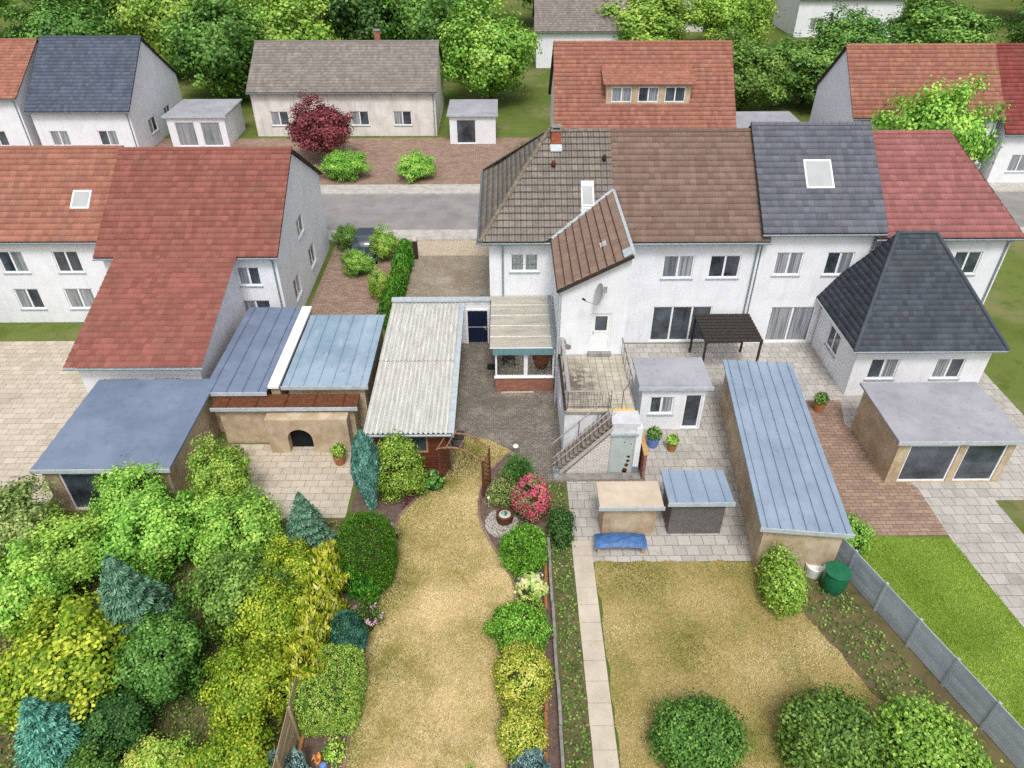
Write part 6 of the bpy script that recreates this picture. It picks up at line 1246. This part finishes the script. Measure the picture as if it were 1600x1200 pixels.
for x, y, h, r, m, lab in ((-9.4, 41.8, 1.6, 1.0, 'tree_light', 'light green shrub beside the red house drive'), (-7.9, 43.6, 2.2, .9, 'tree_light', 'tall light green shrub left of the thuja hedge'), (-10.7, 45.4, 1.8, .9, 'tree_mid', 'mid green shrub at the corner of the red house'), (-7.6, 38.6, 1.9, .7, 'tree_light', 'light shrub behind the thuja hedge')):
    tree('front_garden_shrub', lab, x, y, h, r, m, cat='shrub', low=.05)
# across the street
gable_house('grey_roof_house', 'house across the street with long grey tiled roof', -23.4, -6.4, 69.6, 80, 4.2, 7.2, 'roof_grey', 'plaster_n', south=[(1.5, 3.2, 1, 2.3, 2), (5, 6.7, 1, 2.3, 2), (9, 10.7, 1, 2.3, 2), (13, 14.7, 1, 2.3, 2)], chim=(-12, 75, 6.5, 8.2))
gable_house('slate_roof_house', 'distant white house with slate blue roof at the upper left', -40.6, -32.2, 64.0, 75.5, 4.2, 8.6, 'roof_slate_far', 'plaster', south=[(1, 2.6, 1, 2.3, 2), (5.2, 6.8, 1, 2.3, 2)], east=[(3, 4.6, 1, 2.3, 2), (6.8, 8.2, 1, 2.3, 2)])
gable_house('far_orange_house', 'distant house with orange roof at the upper left edge', -52, -41.4, 64.0, 75.5, 5.2, 8.4, 'roof_orange', 'plaster', south=[(4, 5.6, 1, 2.3, 2), (7, 8.6, 1, 2.3, 2)])
oh, r, f = gable_house('orange_roof_house', 'house across the street with orange roof and wide dormer', 4.2, 18.0, 57.8, 67.4, 4.6, 9.5, 'roof_orange', 'plaster_n', south=[(1.5, 3.1, 1, 2.4, 2), (5, 6.6, 1, 2.4, 2), (10, 11.6, 1, 2.4, 2)])
dm = MB(); dx0_, dx1_, dy, dz0, dz1 = 8.0, 14.6, 58.9, 5.7, 7.3
wall(dm, (dx0_, dy, 0), (1, 0, 0), dx1_ - dx0_, dz0, dz1, [(.4, 2.0, 5.95, 7.1), (2.5, 4.1, 5.95, 7.1), (4.6, 6.2, 5.95, 7.1)]); dm.face([(dx0_, dy, dz0), (dx0_, dy, dz1), (dx0_, 60.6, dz1)]); dm.face([(dx1_, dy, dz0), (dx1_, dy, dz1), (dx1_, 60.6, dz1)]); dmo = dm.build('dormer', 'plaster_beige', oh)
for h in ((.4, 2.0, 5.95, 7.1), (2.5, 4.1, 5.95, 7.1), (4.6, 6.2, 5.95, 7.1)): window(dmo, (dx0_, dy, 0), (1, 0, 0), h, 2, name='dormer_window', sill=False)
roof_part('dormer_roof', [(dx0_ - .3, dy - .3, dz1 + .03), (dx1_ + .3, dy - .3, dz1 + .03), (dx1_ + .3, 61.5, dz1 + .95), (dx0_ - .3, 61.5, dz1 + .95)], 'roof_orange', oh)
gable_house('right_orange_house', 'distant orange roofed house at the upper right', 27.4, 38.8, 57.6, 66, 5.4, 9.4, 'roof_orange', 'plaster', south=[(1.2, 2.8, 1, 2.4, 2), (4, 5.6, 1, 2.4, 2)])
gable_house('crimson_house', 'distant crimson roofed house at the right picture edge', 39.3, 52, 56.8, 67, 4.4, 9.4, 'roof_crimson', 'plaster', south=[(1.2, 2.8, 1, 2.4, 2), (5, 6.6, 1, 2.4, 2)])
gable_house('far_white_house', 'far white house with dark red roof at the top right', 42, 57, 114, 124, 5.2, 9.6, 'roof_crimson', 'plaster', south=[(2, 4, 1, 2.5, 2), (6, 8, 1, 2.5, 2), (10, 12, 1, 2.5, 2)])
gable_house('far_pale_house', 'far house with pale grey roof above the white house chimney', 4, 15, 96, 105, 4.4, 7.6, 'roof_grey', 'plaster', south=[(2, 4, 1, 2.5, 2), (6, 8, 1, 2.5, 2)])
gable_house('far_beige_house', 'far small house with rose roof between the bright trees at the top', 20.5, 30, 118, 127, 5, 9, 'roof_red2', 'plaster_n', south=[(2, 4, 1, 2.5, 2), (6, 8, 1, 2.5, 2)])
flat_building('far_white_garage', 'white garage between slate blue and grey roofed houses', -30.6, -25.0, 66.5, 72, 2.8, 'felt_grey', 'plaster', doors=[(.6, 2.4, .05, 2.2), (2.9, 4.7, .05, 2.2)], cat='garage')
flat_building('far_grey_garage', 'pale garage right of the long grey roof', -5.2, -.6, 67.0, 72, 2.7, 'felt_grey', 'plaster', doors=[(.6, 2.4, .05, 2.2)], cat='garage')
flat_building('white_street_annex', 'white annex right of the orange roofed house', 18.6, 25.4, 59.5, 66, 3.2, 'felt_grey', 'plaster', south=[(1, 2.6, 1, 2.2, 2)], doors=[(4, 5, .05, 2.1)], cat='annex')
sheet('front_yards', rect(-60, 60, 56.9, 69), .003, 'patio')
tree('copper_tree', 'dark red leaved tree before the grey roofed house', -15.6, 63.0, 5.0, 2.7, 'tree_red', low=.12)
for x, y, h, r, m, lab in ((-13.2, 58.9, 2.2, 1.9, 'tree_light', 'light green shrub across the street below the red tree'), (-7.2, 58.8, 1.9, 1.7, 'tree_light', 'light green shrub across the street opposite the driveway'), (-19.6, 59.2, 1.8, 1.6, 'tree_mid', 'green shrub across the street left of the red tree'), (2.0, 60.6, 2.2, 1.3, 'tree_mid', 'green shrub left of the orange roofed house')):
    tree('street_shrub', lab, x, y, h, r, m, cat='shrub', low=.03)
FT = [(-60, 84, 10, 6, 'tree_mid', 'broad green tree at the top left corner'), (-49, 88, 9.5, 5.5, 'tree_mid', 'mid green tree behind the distant orange roof'), (-38.5, 92, 11, 5.5, 'tree_light', 'light green tree behind the slate blue roof'), (-30, 82, 10, 5.6, 'tree_mid', 'mid green tree left of the grey roofed house'), (-25.5, 90, 10, 6, 'tree_light', 'light tree behind the left end of the grey roof'), (-17, 97, 12, 6.5, 'tree_dark', 'tall dark tree behind the middle of the grey roof'), (-8, 94, 11, 6, 'tree_mid', 'tall green tree behind the right end of the grey roof'),
 (-1.5, 80, 9.5, 5.0, 'tree_light', 'light green tree right of the grey roofed house'), (17.5, 100, 8, 6.5, 'tree_light', 'bright green tree above the orange dormer roof'), (30, 106, 9, 6, 'tree_light', 'light green tree at the top right of centre'), (24.0, 76, 7.5, 4.6, 'tree_mid', 'green tree right of the orange dormer roof'), (31.5, 79, 7, 5, 'tree_mid', 'mid green tree behind the white annex'), (39.5, 88, 7.5, 5, 'tree_mid', 'mid green tree behind the right orange roof'), (53, 95, 8, 6, 'tree_mid', 'green tree below the far white house'), (66, 92, 9, 6, 'tree_mid', 'green tree in the top right corner'), (31.6, 53.4, 8.6, 3.6, 'tree_light', 'light green street tree before the right orange roof'),
 (-75, 108, 12, 8, 'tree_light', 'pale tree at the far top left'), (-58, 118, 12, 8, 'tree_mid', 'far tree above the slate blue roof'), (-36, 118, 12, 8, 'tree_mid', 'far tree left of the tall dark trees'), (-10, 124, 14, 9, 'tree_dark', 'far dark tree above the grey roof'), (10, 122, 13, 8, 'tree_mid', 'far tree above the white house chimney'), (62, 132, 12, 8, 'tree_mid', 'far tree right of the white far house'), (86, 122, 12, 9, 'tree_light', 'far pale tree at the top right corner'), (34, 134, 12, 8, 'tree_mid', 'far tree left of the far white house')]
for x, y, h, r, m, lab in FT: tree('broadleaf_tree', lab, x, y, h, r, m, group='trees of the far gardens', low=.1)
# far belt of woods closing the view
fw = MB()
n = 9000; x = rng.uniform(-220, 220, n); y = rng.uniform(150, 260, n); z = rng.uniform(0, 13, n)
o = leaves(np.stack([x, y, z], 1), rng.normal(size=(n, 3)) + np.array([0, -.4, .8]), rng.normal(size=(n, 3)), rng.uniform(2, 4, n), rng.uniform(1.5, 3, n), rng.uniform(0, 1, n), 'tree_mid', 'far_woods', None, (0, 0, 0)); o['kind'] = 'stuff'; o['label'] = 'far belt of woods beyond the houses'; o['category'] = 'woods'

# a dark car parked on the street end of the left drive
car = thing('parked_car', 'dark grey car parked in the drive left of the thuja hedge', 'car', (-9.4, 45.2, 0)); cx, cy = -9.35, 44.6
def loft(secs, name, m, parent, sm=True):
    mb = MB(); n = len(secs[0])
    for s in secs: mb.v += [Vector(p) for p in s]
    for i in range(len(secs) - 1):
        for k in range(n): mb.f.append((i * n + k, i * n + (k + 1) % n, (i + 1) * n + (k + 1) % n, (i + 1) * n + k)); mb.t.append(0)
    mb.f.append(tuple(range(n))); mb.f.append(tuple((len(secs) - 1) * n + k for k in range(n))); mb.t += [0, 0]
    return mb.build(name, m, parent, smooth=sm)
def sec(y, w_, z0, z1): return [(cx - w_, y, z0), (cx - w_ * 1.02, y, (z0 + z1) / 2), (cx - w_ * .95, y, z1 - .05), (cx - w_ * .8, y, z1), (cx + w_ * .8, y, z1), (cx + w_ * .95, y, z1 - .05), (cx + w_ * 1.02, y, (z0 + z1) / 2), (cx + w_, y, z0)]
loft([sec(cy - 2.1, .72, .35, .62), sec(cy - 2.0, .82, .25, .78), sec(cy - 1.0, .88, .22, .95), sec(cy + .4, .88, .22, .98), sec(cy + 1.7, .86, .22, .96), sec(cy + 2.05, .8, .3, .85)], 'body', 'carpaint', car)
loft([sec(cy - .95, .74, .93, .97), sec(cy - .35, .68, .93, 1.42), sec(cy + .9, .66, .93, 1.46), sec(cy + 1.6, .7, .93, .98)], 'cabin', 'pane', car)
MB().hexa([(cx - .56, cy - .35, 1.425), (cx + .56, cy - .35, 1.425), (cx + .54, cy + .95, 1.46), (cx - .54, cy + .95, 1.46), (cx - .54, cy - .3, 1.47), (cx + .54, cy - .3, 1.47), (cx + .52, cy + .9, 1.5), (cx - .52, cy + .9, 1.5)]).build('roof', 'carpaint', car)
for sx in (-1, 1):
    for wy in (cy - 1.35, cy + 1.3):
        wh = MB().tube([(cx + sx * .72, wy, .32), (cx + sx * .92, wy, .32)], .32, 18).build('wheel', 'tyre', car); MB().tube([(cx + sx * .9, wy, .32), (cx + sx * .93, wy, .32)], .2, 14).build('rim', 'steel', wh)
    MB().box(cx + sx * .62 - .13, cx + sx * .62 + .13, cy - 2.12, cy - 2.0, .62, .74).build('headlight', 'head', car)
    MB().box(cx + sx * .98 - .08, cx + sx * .98 + .08, cy - .75, cy - .65, .95, 1.05).build('mirror', 'carpaint', car)
